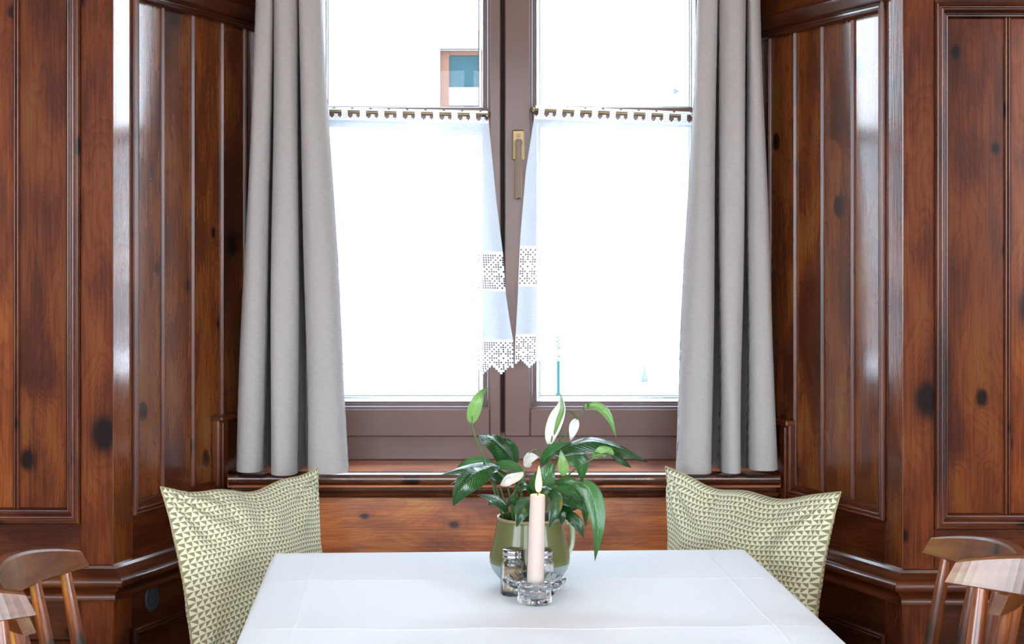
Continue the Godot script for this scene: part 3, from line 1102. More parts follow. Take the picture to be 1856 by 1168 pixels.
func curtains() -> void:
	drape("curtain", "grey linen curtain hanging left of the window beside the left cushion", [[461, 493], [493.5, 538], [538.5, 582]], [[424, 475], [487, 539], [556, 630]], [857, 862, 859], 1.0)
	drape("curtain", "grey linen curtain hanging right of the window beside the right cushion", [[1268, 1304], [1306, 1356], [1358, 1383]], [[1228, 1293], [1310, 1347], [1362, 1412]], [859, 860, 854], -1.0)
	cafe("lace_curtain", "white lace half curtain over the left sash, slanting towards the window handle", [[0.0, 592], [0.5, 602], [1.0, 618]], [[0.0, 884], [0.05, 886], [0.35, 900], [0.55, 912], [0.70, 917], [0.80, 924], [0.87, 930], [1.0, 931]],
		[[194, 201, 674, 679], 0.048, 0.535, 0.685, 0.868], true, 1)
	cafe("lace_curtain", "white lace half curtain over the right sash, hanging beside the lever handle", [[0.0, 971], [0.05, 968], [0.25, 953], [0.50, 943], [0.75, 938], [0.9, 934], [1.0, 933]], [[0.0, 1254], [0.5, 1248], [1.0, 1242]],
		[[191, 203, 667, 664], 0.052, 0.535, 0.690, 0.872], false, 4)
	curtain_rod("brass rod carrying the left lace half curtain", P(590, 200, 2.181), P(885, 207, 2.181), 1)
	curtain_rod("brass rod carrying the right lace half curtain", P(965, 199, 2.181), P(1256, 208, 2.181), 0)


# ---------------------------------------------------------------- bench, cushions, table
func bench() -> void:
	var o := base("window_bench")
	tag(o, "orange pine bench with a plank back under the window sill", "bench")
	var bp := MB.new()
	bbox(bp, Vector3(-0.490, 0.555, -3.025), Vector3(0.635, 0.7545, -2.996), 0.003, 0, Vector2(0.884, 0.13))
	part("back_plank", bp, M.bench, o)
	block("back_plank", Vector3(-0.490, 0.462, -3.025), Vector3(0.635, 0.552, -2.996), M.bench, o, 0.003, 0)
	block("seat", Vector3(-0.50, 0.425, -2.995), Vector3(0.64, 0.46, -2.56), M.bench, o, 0.004, 0)
	block("front_panel", Vector3(-0.46, 0.0, -2.64), Vector3(0.60, 0.425, -2.615), M.bench, o, 0.002, 0)


func cushion(label: String, TLc: Vector3, TRc: Vector3, BRc: Vector3, BLc: Vector3, thick: float, sd: int, pinch: Array) -> void:
	var o := base("cushion")
	tag(o, label, "cushion", "patterned cushions on the bench")
	var n := 56
	var nrm := (TRc - TLc).cross(BLc - TLc).normalized()
	if nrm.z < 0:
		nrm = -nrm
	var fn := FastNoiseLite.new()
	fn.seed = sd
	fn.frequency = 3.2
	fn.fractal_octaves = 2
	var at := func(u: float, v: float, side: float) -> Vector3:
		# edges drawn in between the corners, ears at the corners
		var eu := 4.0 * u * (1.0 - u)
		var ev := 4.0 * v * (1.0 - v)
		var uu: float = u + (0.5 - u) * 2.0 * pinch[0] * ev
		var vv: float = v + pinch[1] * eu * (1.0 - v) * (1.0 - v) - pinch[1] * eu * v * v + eu * (1.0 - v) * (1.0 - v) * 0.014 * sin(u * 15.0 + sd * 2.0)
		var p: Vector3 = TLc.lerp(TRc, uu).lerp(BLc.lerp(BRc, uu), vv)
		var body := pow(maxf(eu, 0.0), 0.62) * pow(maxf(ev, 0.0), 0.62)
		var f := fn.get_noise_2d(u * 1.0, v * 1.0)
		# creases fanning out of the corners
		var cr := 0.0
		for c in [[0, 0], [1, 0], [0, 1], [1, 1]]:
			var dx: float = absf(u - c[0])
			var dy: float = absf(v - c[1])
			var r := sqrt(dx * dx + dy * dy)
			cr += sin(atan2(dy, dx) * 13.0 + sd) * exp(-r * 4.5) * minf(r * 7.0, 1.0)
		for q in 4:
			var qx: float = [0.30, 0.52, 0.72, 0.40][q] + 0.05 * sin(sd * 1.7 + q)
			var slope: float = [0.22, -0.25, 0.18, -0.10][q]
			var dd := (u - qx - slope * v) / 0.028
			cr -= 0.85 * exp(-dd * dd) * exp(-v * [4.2, 5.5, 4.6, 7.0][q]) * minf(v * 22.0, 1.0)
		return p + nrm * side * thick * body * (1.0 + 0.16 * f) + nrm * side * cr * 0.017 * pow(body, 0.35)
	for side in [1.0, -1.0]:
		var rows := []
		var uvs := []
		for j in n + 1:
			var row := []
			var ur := []
			for i in n + 1:
				var u := i / float(n)
				var v := j / float(n)
				row.append(at.call(u, v, side))
				ur.append(Vector2(u * 44.0, v * 20.0))
			rows.append(row)
			uvs.append(ur)
		var mb := MB.new()
		mb.grid(rows, uvs, nrm * side)
		part("front_cover" if side > 0 else "back_cover", mb, M.cushion, o)
	var rim := []
	for k in n + 1:
		rim.append(at.call(k / float(n), 0.0, 0.0))
	for k in n:
		rim.append(at.call(1.0, (k + 1) / float(n), 0.0))
	for k in n:
		rim.append(at.call(1.0 - (k + 1) / float(n), 1.0, 0.0))
	for k in n:
		rim.append(at.call(0.0, 1.0 - (k + 1) / float(n), 0.0))
	var pb := MB.new()
	tube(pb, rim, 0.0016, 6)
	part("seam", pb, M.piping, o)


func table() -> void:
	var A := on_table(503, 1002.5)
	var B := on_table(1345, 995.5)
	var le := on_table(437, 1168) - A
	var ri := on_table(1530, 1168) - B
	var C := B + ri * ((-1.30 - B.z) / ri.z)
	var D := A + le * ((-1.30 - A.z) / le.z)
	var t := base("dining_table", (A + B + C + D) / 4.0 - Vector3(0, TABLE, 0))
	tag(t, "wooden dining table hidden under the white tablecloth", "table")
	var c := t.position
	block("tabletop", Vector3(-0.37, 0.715, -0.55), Vector3(0.37, TABLE - 0.006, 0.55), M.chair, t, 0.003, 0)
	block("pedestal", Vector3(-0.06, 0.06, -0.06), Vector3(0.06, 0.715, 0.06), M.chair, t, 0.008)
	block("foot", Vector3(-0.05, 0.0, -0.42), Vector3(0.05, 0.06, 0.42), M.chair, t, 0.008, 2)
	# cloth: top with ironed creases, rounded over the edge, hanging in shallow waves
	var o := base("tablecloth")
	tag(o, "white ironed tablecloth with fold creases covering the table", "tablecloth")
	var fn := FastNoiseLite.new()
	fn.seed = 5
	fn.frequency = 5.0
	fn.fractal_octaves = 2
	var us := []
	var vs := []
	for k in 71:
		us.append(k / 70.0)
		vs.append(k / 70.0)
	var cu := [0.082, 0.912]
	var cv := [0.188, 0.436, 0.72]
	for q in cu:
		for k in range(-4, 5):
			us.append(q + k * 0.0012)
	for q in cv:
		for k in range(-4, 5):
			vs.append(q + k * 0.0012)
	us.sort()
	vs.sort()
	var top := func(u: float, v: float) -> Vector3:
		return A.lerp(B, u).lerp(D.lerp(C, u), v)
	var rows := []
	var uvs := []
	for v in vs:
		var row := []
		var ur := []
		for u in us:
			var p: Vector3 = top.call(u, v)
			var lift := 0.0
			for k in cu.size():
				var e: float = (u - cu[k]) / 0.0022
				lift += 0.0006 * exp(-e * e) + 0.0009 * exp(-pow((u - cu[k]) / 0.03, 2.0))
			for k in cv.size():
				var e: float = (v - cv[k]) / 0.0022
				lift += 0.0006 * exp(-e * e) + 0.0009 * exp(-pow((v - cv[k]) / 0.03, 2.0))
			lift += 0.0022 * fn.get_noise_2d(p.x, p.z)
			var m := minf(minf(u, 1.0 - u), minf(v, 1.0 - v))
			p.y = TABLE + lift * minf(m / 0.03, 1.0) - 0.0012 * pow(clampf(1.0 - m / 0.02, 0.0, 1.0), 2.0)
			row.append(p)
			ur.append(Vector2(u * 8.0, v * 8.0))
		rows.append(row)
		uvs.append(ur)
	var mb := MB.new()
	mb.grid(rows, uvs, Vector3.UP)
	part("top", mb, M.cloth, o)
	# skirt round the rim
	var rim := []
	var outw := []
	for k in 160:
		var s := k / 40.0
		var i := int(s)
		var f := s - i
		var p: Vector3 = [A.lerp(B, f), B.lerp(C, f), C.lerp(D, f), D.lerp(A, f)][i]
		rim.append(p)
		var e: Vector3 = [B - A, C - B, D - C, A - D][i]
		var nn := e.cross(Vector3.UP).normalized()
		var prev: Vector3 = [A - D, B - A, C - B, D - C][i].cross(Vector3.UP).normalized()
		var nxt: Vector3 = [C - B, D - C, A - D, B - A][i].cross(Vector3.UP).normalized()
		if f < 0.06:
			nn = (nn + prev * (0.5 - f / 0.12) * 2.0).normalized()
		elif f > 0.94:
			nn = (nn + nxt * (0.5 - (1.0 - f) / 0.12) * 2.0).normalized()
		if nn.dot(p - (A + C) / 2.0) < 0:
			nn = -nn
		outw.append(nn)
	var sk := []
	var su := []
	for j in 22:
		var row := []
		var ur := []
		for k in 161:
			var q := k % 160
			var p: Vector3 = rim[q]
			var out := 0.0
			var down := 0.0
			if j <= 6:
				var a := PI / 2 * j / 6.0
				out = 0.010 * sin(a)
				down = 0.0012 + 0.010 * (1.0 - cos(a))
			else:
				var f := (j - 6) / 15.0
				down = 0.0112 + 0.20 * f
				out = 0.010 + f * (0.012 + 0.010 * sin(q * 0.63) + 0.007 * sin(q * 0.29 + 1.0))
			row.append(p + outw[q] * out + Vector3(0, -down, 0))
			ur.append(Vector2(k * 0.1, j * 0.1))
		sk.append(row)
		su.append(ur)
	var kb := MB.new()
	kb.grid(sk, su, Vector3.ZERO, true)
	part("overhang", kb, M.cloth, o)


# ---------------------------------------------------------------- chairs
func chair(label: String, E: Vector3, face: float, s: float, mir: float) -> void:
	# E: the point where the far upper tip of the back rail stands; face: turn about y of the direction the chair looks in
	var o := base("spindle_chair")
	tag(o, label, "chair", "spindle-back chairs at the table")
	var R := 0.30
	var half := deg_to_rad(43.0)
	# local: looks along +x, back at x = 0, z to its right; the rail is an arc open to +x
	var arc := func(phi: float, r: float) -> Vector3:
		return Vector3(R - r * cos(phi), 0, r * sin(phi))
	var rows := []
	var uvs := []
	var n := 44
	var sect := [Vector2(-0.5, -0.9), Vector2(-0.5, 0.85), Vector2(-0.4, 1.0), Vector2(0.4, 1.0), Vector2(0.5, 0.85), Vector2(0.5, -0.9), Vector2(0.4, -1.0), Vector2(-0.4, -1.0), Vector2(-0.5, -0.9)]
	for k in n + 1:
		var f := float(k) / n * 2.0 - 1.0
		var row := []
		var ur := []
		for q in sect.size():
			var e: Vector2 = sect[q]
			var phi := f * (half - 0.014 * (e.y + 1.0))
			var crest := 0.022 * (1.0 - f * f)
			var hh := lerpf(0.0135, 0.028, 1.0 - pow(absf(f), 2.4))
			var yc := 0.772 + crest - (0.005 * f * f)
			var p: Vector3 = arc.call(phi, R + e.x * 0.019)
			p.y = yc + 0.028 - hh + e.y * hh
			p.x -= 0.004 * e.y
			row.append(p)
			ur.append(Vector2((q * 0.012 + 0.1) / TW, (f * half * R + 0.6) / TL))
		rows.append(row)
		uvs.append(ur)
	var mb := MB.new()
	for q in sect.size() - 1:
		for k in n:
			var a: Vector3 = rows[k][q]
			var b: Vector3 = rows[k + 1][q]
			var c: Vector3 = rows[k + 1][q + 1]
			var d: Vector3 = rows[k][q + 1]
			var mid: Vector3 = (a + b + c + d) / 4.0
			var fc := (float(k) + 0.5) / n * 2.0 - 1.0
			var cen: Vector3 = arc.call(fc * half, R)
			cen.y = 0.772 + 0.022 * (1.0 - fc * fc)
			var nn := (b - a).cross(d - a).normalized()
			if nn.dot(mid - cen) < 0:
				nn = -nn
			var r0 := Vector3(cos(0.0), 0, 0)
			var na := nn
			var nb := nn
			if absf(nn.y) < 0.75:
				var pa := (float(k)) / n * 2.0 - 1.0
				var pb := (float(k) + 1.0) / n * 2.0 - 1.0
				var turn := (pb - pa) * half / 2.0
				na = nn.rotated(Vector3.UP, turn)
				nb = nn.rotated(Vector3.UP, -turn)
			mb.quad(mb.vert(a, na, uvs[k][q]), mb.vert(b, nb, uvs[k + 1][q]), mb.vert(c, nb, uvs[k + 1][q + 1]), mb.vert(d, na, uvs[k][q + 1]))
	for e in [0, n]:
		var nn: Vector3 = (rows[e][0] - rows[1 if e == 0 else n - 1][0]).normalized()
		var cc := Vector3.ZERO
		for q in 8:
			cc += rows[e][q] / 8.0
		var ci := mb.vert(cc, nn, uvs[e][0])
		for q in 8:
			mb.tri(ci, mb.vert(rows[e][q], nn, uvs[e][q]), mb.vert(rows[e][q + 1], nn, uvs[e][q + 1]))
	part("back_rail", mb, M.chair_rail, o)
	for k in 6:
		var f := -0.82 + 1.64 * k / 5.0
		var p0: Vector3 = arc.call(f * half, R)
		p0.y = 0.773 + 0.020 * (1.0 - f * f)
		var p1: Vector3 = arc.call(f * half * 0.98, R)
		p1.y = 0.425
		p1.x = p1.x * 0.9 + 0.075
		p1.z *= 0.88
		var pts := []
		var rad := []
		for j in 13:
			var t := j / 12.0
			pts.append(p0.lerp(p1, t))
			rad.append(0.0085 + 0.0030 * sin(PI * minf(t * 1.15, 1.0)))
		var sb := MB.new()
		tube(sb, pts, rad, 12)
		part("spindle", sb, M.chair, o)
	# saddle seat
	var st := []
	var su := []
	for j in [0, 1, 2, 3, 4, 5, 6]:
		var row := []
		var ur := []
		for k in 49:
			var a := TAU * k / 48.0
			var ce := cos(a)
			var se := sin(a)
			var x := 0.245 + 0.200 * signf(ce) * pow(absf(ce), 0.6)
			var z := 0.195 * signf(se) * pow(absf(se), 0.6) * (1.0 - 0.12 * (0.5 - 0.5 * ce))
			var sc: float = [0.0, 0.6, 0.95, 1.0, 1.0, 0.95, 0.0][j]
			var y: float = [0.424, 0.426, 0.434, 0.428, 0.408, 0.400, 0.400][j]
			row.append(Vector3(0.245 + (x - 0.245) * sc, y, z * sc))
			ur.append(Vector2(z * sc / TW, x * sc / TL))
		st.append(row)
		su.append(ur)
	var stm := MB.new()
	stm.grid(st, su, Vector3.ZERO, true)
	part("seat", stm, M.chair, o)
	for sx in [0, 1]:
		for sz in [-1, 1]:
			var lb := MB.new()
			tube(lb, [Vector3(0.12 + sx * 0.25, 0.402, sz * 0.12), Vector3(0.095 + sx * 0.30, 0.2, sz * 0.15), Vector3(0.07 + sx * 0.35, 0.0, sz * 0.18)], [0.014, 0.018, 0.011], 12)
			part("leg", lb, M.chair, o)
	o.scale = Vector3.ONE * s
	o.rotation.y = face
	# bring the far upper tip of the rail to E
	var tip: Vector3 = rows[0 if mir < 0 else n][3]
	tip = o.basis * tip
	o.position = Vector3(E.x - tip.x, 0.0, E.z - tip.z)


func chairs() -> void:
	chair("brown spindle-back chair at the lower left, the farther one by the wall", P(134, 992, 1.585), deg_to_rad(5), 1.0, -1.0)
	chair("brown spindle-back chair cut off by the lower left corner, the nearer one", P(42, 1064, 1.275), deg_to_rad(-24), 1.05, -1.0)
	chair("brown spindle-back chair at the lower right, half behind the nearer chair", P(1698, 968, 1.655), deg_to_rad(180 - 5), 1.0, 1.0)
	chair("brown spindle-back chair cut off by the lower right edge, the nearer one", P(1738, 1010, 1.32), deg_to_rad(180 + 20), 1.085, 1.0)


# ---------------------------------------------------------------- on the table
func place_settings() -> void:
	# candle holder
	var hp := on_base(969.0, 1.4665)
	var h := base("candle_holder", hp)
	tag(h, "clear pressed glass candle holder with a wide knobbed rim", "candle holder")
	var mb := MB.new()
	var prof := [Vector2(0.0, 0.0), Vector2(0.021, 0.0), Vector2(0.0245, 0.0012), Vector2(0.0255, 0.0035), Vector2(0.0250, 0.006), Vector2(0.0242, 0.011), Vector2(0.0240, 0.017), Vector2(0.0246, 0.020), Vector2(0.029, 0.0225), Vector2(0.036, 0.0255), Vector2(0.0425, 0.0295), Vector2(0.0452, 0.033), Vector2(0.0448, 0.0365), Vector2(0.042, 0.039), Vector2(0.038, 0.0388), Vector2(0.034, 0.036), Vector2(0.027, 0.0325), Vector2(0.020, 0.0310), Vector2(0.0165, 0.0325), Vector2(0.0150, 0.0325), Vector2(0.0140, 0.031), Vector2(0.0138, 0.012), Vector2(0.0, 0.012)]
	lathe(mb, prof, 96, Vector3.ZERO, func(a: float, q: Vector2) -> float:
		if q.x > 0.0245 and q.y > 0.021 and q.y < 0.0385:
			return 1.0 + 0.045 * cos(a * 10.0) * clampf((q.x - 0.024) / 0.02, 0.0, 1.0)
		if q.x > 0.0235 and q.y > 0.004 and q.y < 0.021:
			return 1.0 + 0.022 * cos(a * 12.0)
		return 1.0)
	part("body", mb, M.glass, h)
	# knobs on the rim's underside
	var kn := MB.new()
	for k in 20:
		var a := TAU * (k + 0.5) / 20.0
		var c := Vector3(cos(a) * 0.0395, 0.0255, sin(a) * 0.0395)
		lathe(kn, [Vector2(0.0, -0.0028), Vector2(0.0018, -0.0022), Vector2(0.0028, 0.0), Vector2(0.0022, 0.0018), Vector2(0.0, 0.0028)], 10, c)
	part("knobs", kn, M.glass, h).set_meta("kind", "stuff")
	# candle
	var c := base("candle", hp + Vector3(0.0006, 0.0125, 0.0))
	tag(c, "burning ivory dinner candle standing in the glass holder", "candle")
	c.rotation.z = deg_to_rad(-1.5)
	var cb := MB.new()
	lathe(cb, [Vector2(0.0, 0.0), Vector2(0.0122, 0.0), Vector2(0.0126, 0.02), Vector2(0.0123, 0.06), Vector2(0.0116, 0.11), Vector2(0.0112, 0.138), Vector2(0.0111, 0.1455), Vector2(0.0106, 0.1472), Vector2(0.0096, 0.1478), Vector2(0.0080, 0.1468), Vector2(0.0040, 0.1452), Vector2(0.0, 0.1450)], 48)
	part("body", cb, M.wax, c)
	var wk := MB.new()
	tube(wk, [Vector3(0, 0.1448, 0), Vector3(0.0003, 0.150, 0), Vector3(0.0010, 0.1545, 0), Vector3(0.0022, 0.1572, 0)], 0.0008, 8)
	part("wick", wk, M.wick, c)
	var fb := MB.new()
	lathe(fb, [Vector2(0.0, 0.1510), Vector2(0.0022, 0.1520), Vector2(0.0041, 0.1550), Vector2(0.0050, 0.1600), Vector2(0.0050, 0.1650), Vector2(0.0043, 0.1705), Vector2(0.0032, 0.1765), Vector2(0.0020, 0.1825), Vector2(0.0010, 0.1875), Vector2(0.0, 0.1905)], 28)
	var fl := part("flame", fb, M.flame, c)
	fl.position.x = 0.0010
	var om := OmniLight3D.new()
	om.name = "candle_light"
	om.light_color = Color(1.0, 0.66, 0.32)
	om.light_energy = 0.0025
	om.light_size = 0.004
	om.omni_range = 8.0
	om.omni_attenuation = 2.0
	om.shadow_enabled = true
	c.add_child(om)
	om.position = Vector3(0.001, 0.164, 0)
	# shakers
	for e in [["pepper_shaker", "fluted glass shaker of brown pepper left of the candle", 929.5, M.pepper, 0.040], ["salt_shaker", "fluted glass shaker of white salt half hidden behind the candle", 983.0, M.salt, 0.047]]:
		var sp := on_base(e[2], 1.503)
		var s := base(e[0], sp)
		tag(s, e[1], "shaker", "glass shakers with steel lids")
		var gb := MB.new()
		lathe(gb, [Vector2(0.0, 0.0), Vector2(0.0160, 0.0), Vector2(0.0182, 0.001), Vector2(0.0190, 0.004), Vector2(0.0187, 0.012), Vector2(0.0183, 0.030), Vector2(0.0178, 0.046), Vector2(0.0165, 0.0515), Vector2(0.0140, 0.0545), Vector2(0.0130, 0.0560), Vector2(0.0130, 0.0605), Vector2(0.0112, 0.0605), Vector2(0.0112, 0.0550), Vector2(0.0138, 0.0500), Vector2(0.0150, 0.0450), Vector2(0.0152, 0.030), Vector2(0.0152, 0.009), Vector2(0.0135, 0.0065), Vector2(0.0, 0.006)], 96, Vector3.ZERO, func(a: float, q: Vector2) -> float:
			if q.x > 0.0162 and q.y > 0.002 and q.y < 0.052:
				return 1.0 - 0.045 * absf(sin(a * 6.0))
			return 1.0)
		part("jar", gb, M.glass, s)
		var fb2 := MB.new()
		lathe(fb2, [Vector2(0.0, 0.0066), Vector2(0.0132, 0.0070), Vector2(0.0149, 0.0095), Vector2(0.0149, e[4]), Vector2(0.010, e[4] + 0.0012), Vector2(0.0, e[4] + 0.0006)], 32)
		part("filling", fb2, e[3], s)
		var lb := MB.new()
		lathe(lb, [Vector2(0.0, 0.0625), Vector2(0.0132, 0.0560), Vector2(0.0150, 0.0560), Vector2(0.0156, 0.0570), Vector2(0.0156, 0.0590), Vector2(0.0150, 0.0600), Vector2(0.0150, 0.0612), Vector2(0.0156, 0.0622), Vector2(0.0156, 0.0668), Vector2(0.0150, 0.0684), Vector2(0.0128, 0.0696), Vector2(0.0090, 0.0702), Vector2(0.0, 0.0704)], 40)
		part("lid", lb, M.steel, s)
		for k in 7:
			var a := TAU * k / 6.0
			var r := 0.0 if k == 6 else 0.0055
			var hb := MB.new()
			tube(hb, [Vector3(cos(a) * r, 0.0700, sin(a) * r), Vector3(cos(a) * r, 0.07065, sin(a) * r)], 0.0008, 8)
			part("hole", hb, M.dark_gap, s)
	# jug with the plant
	var jp := on_base(960.0, 1.552)
	var j := base("jug", jp)
	tag(j, "olive green glazed jug holding the peace lily, its handle painted pale with reflected light", "jug")
	var jb := MB.new()
	lathe(jb, [Vector2(0.0622, 0.034), Vector2(0.0630, 0.038), Vector2(0.0630, 0.043), Vector2(0.0610, 0.053), Vector2(0.0575, 0.068), Vector2(0.0540, 0.083), Vector2(0.0515, 0.095), Vector2(0.0504, 0.101), Vector2(0.0508, 0.1035), Vector2(0.0502, 0.1052), Vector2(0.0488, 0.1052), Vector2(0.0478, 0.1030), Vector2(0.0482, 0.098), Vector2(0.0510, 0.083), Vector2(0.0540, 0.068), Vector2(0.0540, 0.05), Vector2(0.0, 0.05)], 72)
	part("body", jb, M.glaze, j)
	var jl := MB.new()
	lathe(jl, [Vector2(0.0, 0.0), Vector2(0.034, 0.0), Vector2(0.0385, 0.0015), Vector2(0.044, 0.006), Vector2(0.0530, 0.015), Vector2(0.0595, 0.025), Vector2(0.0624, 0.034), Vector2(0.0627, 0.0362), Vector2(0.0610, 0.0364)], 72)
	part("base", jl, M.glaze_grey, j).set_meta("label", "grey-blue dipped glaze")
	var rb := MB.new()
	lathe(rb, [Vector2(0.0502, 0.1018), Vector2(0.0512, 0.1035), Vector2(0.0508, 0.1056), Vector2(0.0492, 0.1062), Vector2(0.0480, 0.1050), Vector2(0.0480, 0.1030)], 72)
	part("rim", rb, M.glaze_rim, j)
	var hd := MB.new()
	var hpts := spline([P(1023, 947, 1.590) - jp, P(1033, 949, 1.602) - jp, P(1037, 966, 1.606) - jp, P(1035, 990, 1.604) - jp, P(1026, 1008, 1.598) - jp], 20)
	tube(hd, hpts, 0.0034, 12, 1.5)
	part("handle", hd, M.glaze_sheen, j).set_meta("label", "handle with reflected light painted into its pale colour")
	plant(jp)


func leaf(parent: Node3D, called: String, pts: Array, width: float, roll: float, fold: float, m: Material, belly := 0.42, wave := 0.0, roll_end := 999.0) -> Node3D:
	var line := []
	for q in pts:
		line.append(P(q[0], q[1], q[2]))
	var n := 26
	var mid := spline(line, n)
	var rows := []
	var uvs := []
	var cols := 12
	var eye := Vector3(0, EYE, 0)
	# negative rolls show the upper face, whichever way the leaf points
	var flip := -1.0 if line[line.size() - 1].x > line[0].x else 1.0
	for k in n + 1:
		var f := float(k) / n
		var p: Vector3 = mid[k]
		var tg: Vector3 = (mid[mini(k + 1, n)] - mid[maxi(k - 1, 0)]).normalized()
		var vd := (p - eye).normalized()
		var s0 := tg.cross(vd).normalized()
		var n0 := s0.cross(tg).normalized()
		var ro := deg_to_rad(roll if roll_end > 900.0 else lerpf(roll, roll_end, f)) * flip
		var side := s0 * cos(ro) + n0 * sin(ro)
		var up := n0 * cos(ro) - s0 * sin(ro)
		# ovate outline: fullest at «belly», drawn out to a point
		var w := 0.0
		if f < belly:
			w = sin(PI / 2 * pow(f / belly, 0.75))
		else:
			w = pow(cos(PI / 2 * (f - belly) / (1.0 - belly)), 1.15)
		w = maxf(w, 0.02) * width * -p.z / F / 2.0
		var row := []
		var ur := []
		for c in cols + 1:
			var u := float(c) / cols * 2.0 - 1.0
			var lift := fold * absf(u) * w - fold * 0.55 * u * u * w
			lift += wave * w * sin(f * 15.0 + u * 2.0) * absf(u)
			row.append(p + side * u * w + up * lift)
			ur.append(Vector2(u * 0.5 + 0.5, f))
		rows.append(row)
		uvs.append(ur)
	var mb := MB.new()
	mb.grid(rows, uvs, eye - line[line.size() / 2])
	return part(called, mb, m, parent)


func stalk(parent: Node3D, pts: Array, r0: float, r1: float, m: Material) -> void:
	var line := []
	for q in pts:
		line.append(P(q[0], q[1], q[2]))
	var c := spline(line, 18)
	var rad := []
	for k in c.size():
		rad.append(lerpf(r0, r1, float(k) / (c.size() - 1)))
	var mb := MB.new()
	tube(mb, c, rad, 8)
	part("stalk", mb, m, parent)


func spadix(parent: Node3D, p: Vector3, q: Vector3) -> void:
	var mb := MB.new()
	tube(mb, [p, p.lerp(q, 0.15), p.lerp(q, 0.5), p.lerp(q, 0.9), q], [0.0007, 0.0012, 0.0013, 0.0010, 0.0005], 10)
	part("spadix", mb, M.spadix, parent)


func plant(jp: Vector3) -> void:
	var o := base("peace_lily")
	tag(o, "peace lily with glossy dark leaves and pale spathes growing in the jug", "plant")
	var soil := MB.new()
	lathe(soil, [Vector2(0.044, 0.085), Vector2(0.042, 0.089), Vector2(0.025, 0.092), Vector2(0.0, 0.093)], 40, jp)
	part("soil", soil, M.soil, o)
	var G: Material = M.leaf
	var L: Material = M.leaf_pale
	var SG: Material = M.spathe_green
	var SW: Material = M.spathe_white
	# flower stalks and spathes
	stalk(o, [[921, 948, 1.57], [905, 900, 1.56], [884, 845, 1.555], [862, 795, 1.55], [854, 765, 1.55]], 0.0019, 0.0013, M.stem)
	var s1 := leaf(o, "spathe", [[854, 769, 1.55], [858, 750, 1.548], [864, 731, 1.545], [873, 713, 1.55], [885, 704, 1.56]], 25, 8, 0.35, SG, 0.32)
	spadix(s1, P(856, 764, 1.544), P(856, 754, 1.541))
	stalk(o, [[958, 948, 1.60], [968, 890, 1.60], [983, 840, 1.60], [996, 805, 1.60]], 0.0018, 0.0014, M.stem)
	var s2 := leaf(o, "spathe", [[995, 808, 1.60], [1000, 786, 1.60], [1009, 760, 1.60], [1017, 738, 1.60], [1017, 716, 1.60]], 29, 18, 0.5, SW, 0.45)
	spadix(s2, P(999, 802, 1.592), P(1001, 790, 1.590))
	leaf(o, "leaf_tip", [[1004, 790, 1.594], [1012, 764, 1.592], [1019, 742, 1.592], [1016, 715, 1.594]], 10, 10, 0.4, SG, 0.5)
	stalk(o, [[985, 948, 1.61], [1003, 860, 1.62], [1014, 800, 1.62], [1020, 760, 1.62], [1028, 745, 1.62], [1038, 749, 1.615], [1046, 761, 1.61]], 0.0016, 0.0012, M.stem)
	leaf(o, "spathe", [[1046, 759, 1.61], [1042, 770, 1.608], [1038, 785, 1.606], [1034, 801, 1.606]], 18, 12, 0.5, SW, 0.40)
	stalk(o, [[978, 948, 1.62], [1004, 850, 1.63], [1028, 785, 1.63], [1045, 757, 1.63], [1062, 739, 1.63]], 0.0016, 0.0013, M.stem)
	leaf(o, "spathe", [[1060, 740, 1.63], [1076, 736, 1.628], [1092, 743, 1.625], [1106, 762, 1.62], [1117, 795, 1.62]], 17, 20, 0.6, SG, 0.5)
	leaf(o, "bud", [[1058, 742, 1.626], [1062, 737, 1.624], [1067, 733, 1.624]], 9, 10, 0.6, SG, 0.5)
	stalk(o, [[992, 948, 1.58], [1006, 895, 1.57], [1035, 857, 1.56], [1076, 831, 1.55]], 0.0017, 0.0013, M.stem)
	var s5 := leaf(o, "spathe", [[1074, 832, 1.55], [1088, 822, 1.545], [1103, 819, 1.545], [1113, 826, 1.545]], 21, 25, 0.7, SG, 0.45, 0.2)
	spadix(s5, P(1079, 829, 1.540), P(1090, 826, 1.536))
	leaf(o, "leaf_tip", [[1104, 820, 1.55], [1118, 826, 1.552], [1132, 837, 1.555], [1145, 848, 1.56]], 26, -58, 0.5, G, 0.4)
	stalk(o, [[948, 948, 1.55], [944, 895, 1.54], [950, 850, 1.54], [960, 822, 1.54], [974, 816, 1.545], [985, 828, 1.55]], 0.0015, 0.0010, M.stem)
	leaf(o, "spathe", [[949, 845, 1.535], [953, 835, 1.532], [962, 827, 1.53], [977, 829, 1.53]], 40, -58, 0.5, SW, 0.55)
	leaf(o, "spathe", [[949, 856, 1.50], [936, 862, 1.498], [920, 868, 1.498], [906, 880, 1.50]], 34, -56, 0.5, SW, 0.65)
	stalk(o, [[935, 948, 1.55], [930, 905, 1.53], [940, 875, 1.51], [949, 857, 1.50]], 0.0016, 0.0012, M.stem)
	leaf(o, "spathe", [[1020, 864, 1.54], [1021, 848, 1.538], [1019, 833, 1.538], [1016, 815, 1.54]], 20, 5, 0.3, SG, 0.35)
	stalk(o, [[998, 948, 1.57], [1012, 905, 1.56], [1021, 885, 1.55], [1020, 862, 1.54]], 0.0014, 0.0010, M.stem)
	# big leaves, back to front
	stalk(o, [[940, 948, 1.60], [937, 900, 1.60], [928, 846, 1.60]], 0.0020, 0.0016, M.stem)
	leaf(o, "leaf", [[929, 846, 1.60], [921, 826, 1.595], [905, 808, 1.59], [886, 793, 1.588], [868, 789, 1.595]], 64, -48, 0.45, G, 0.55, 0.06, -66.0)
	leaf(o, "leaf", [[934, 842, 1.592], [929, 822, 1.588], [922, 806, 1.586], [912, 795, 1.59]], 26, 40, 0.5, G, 0.45)
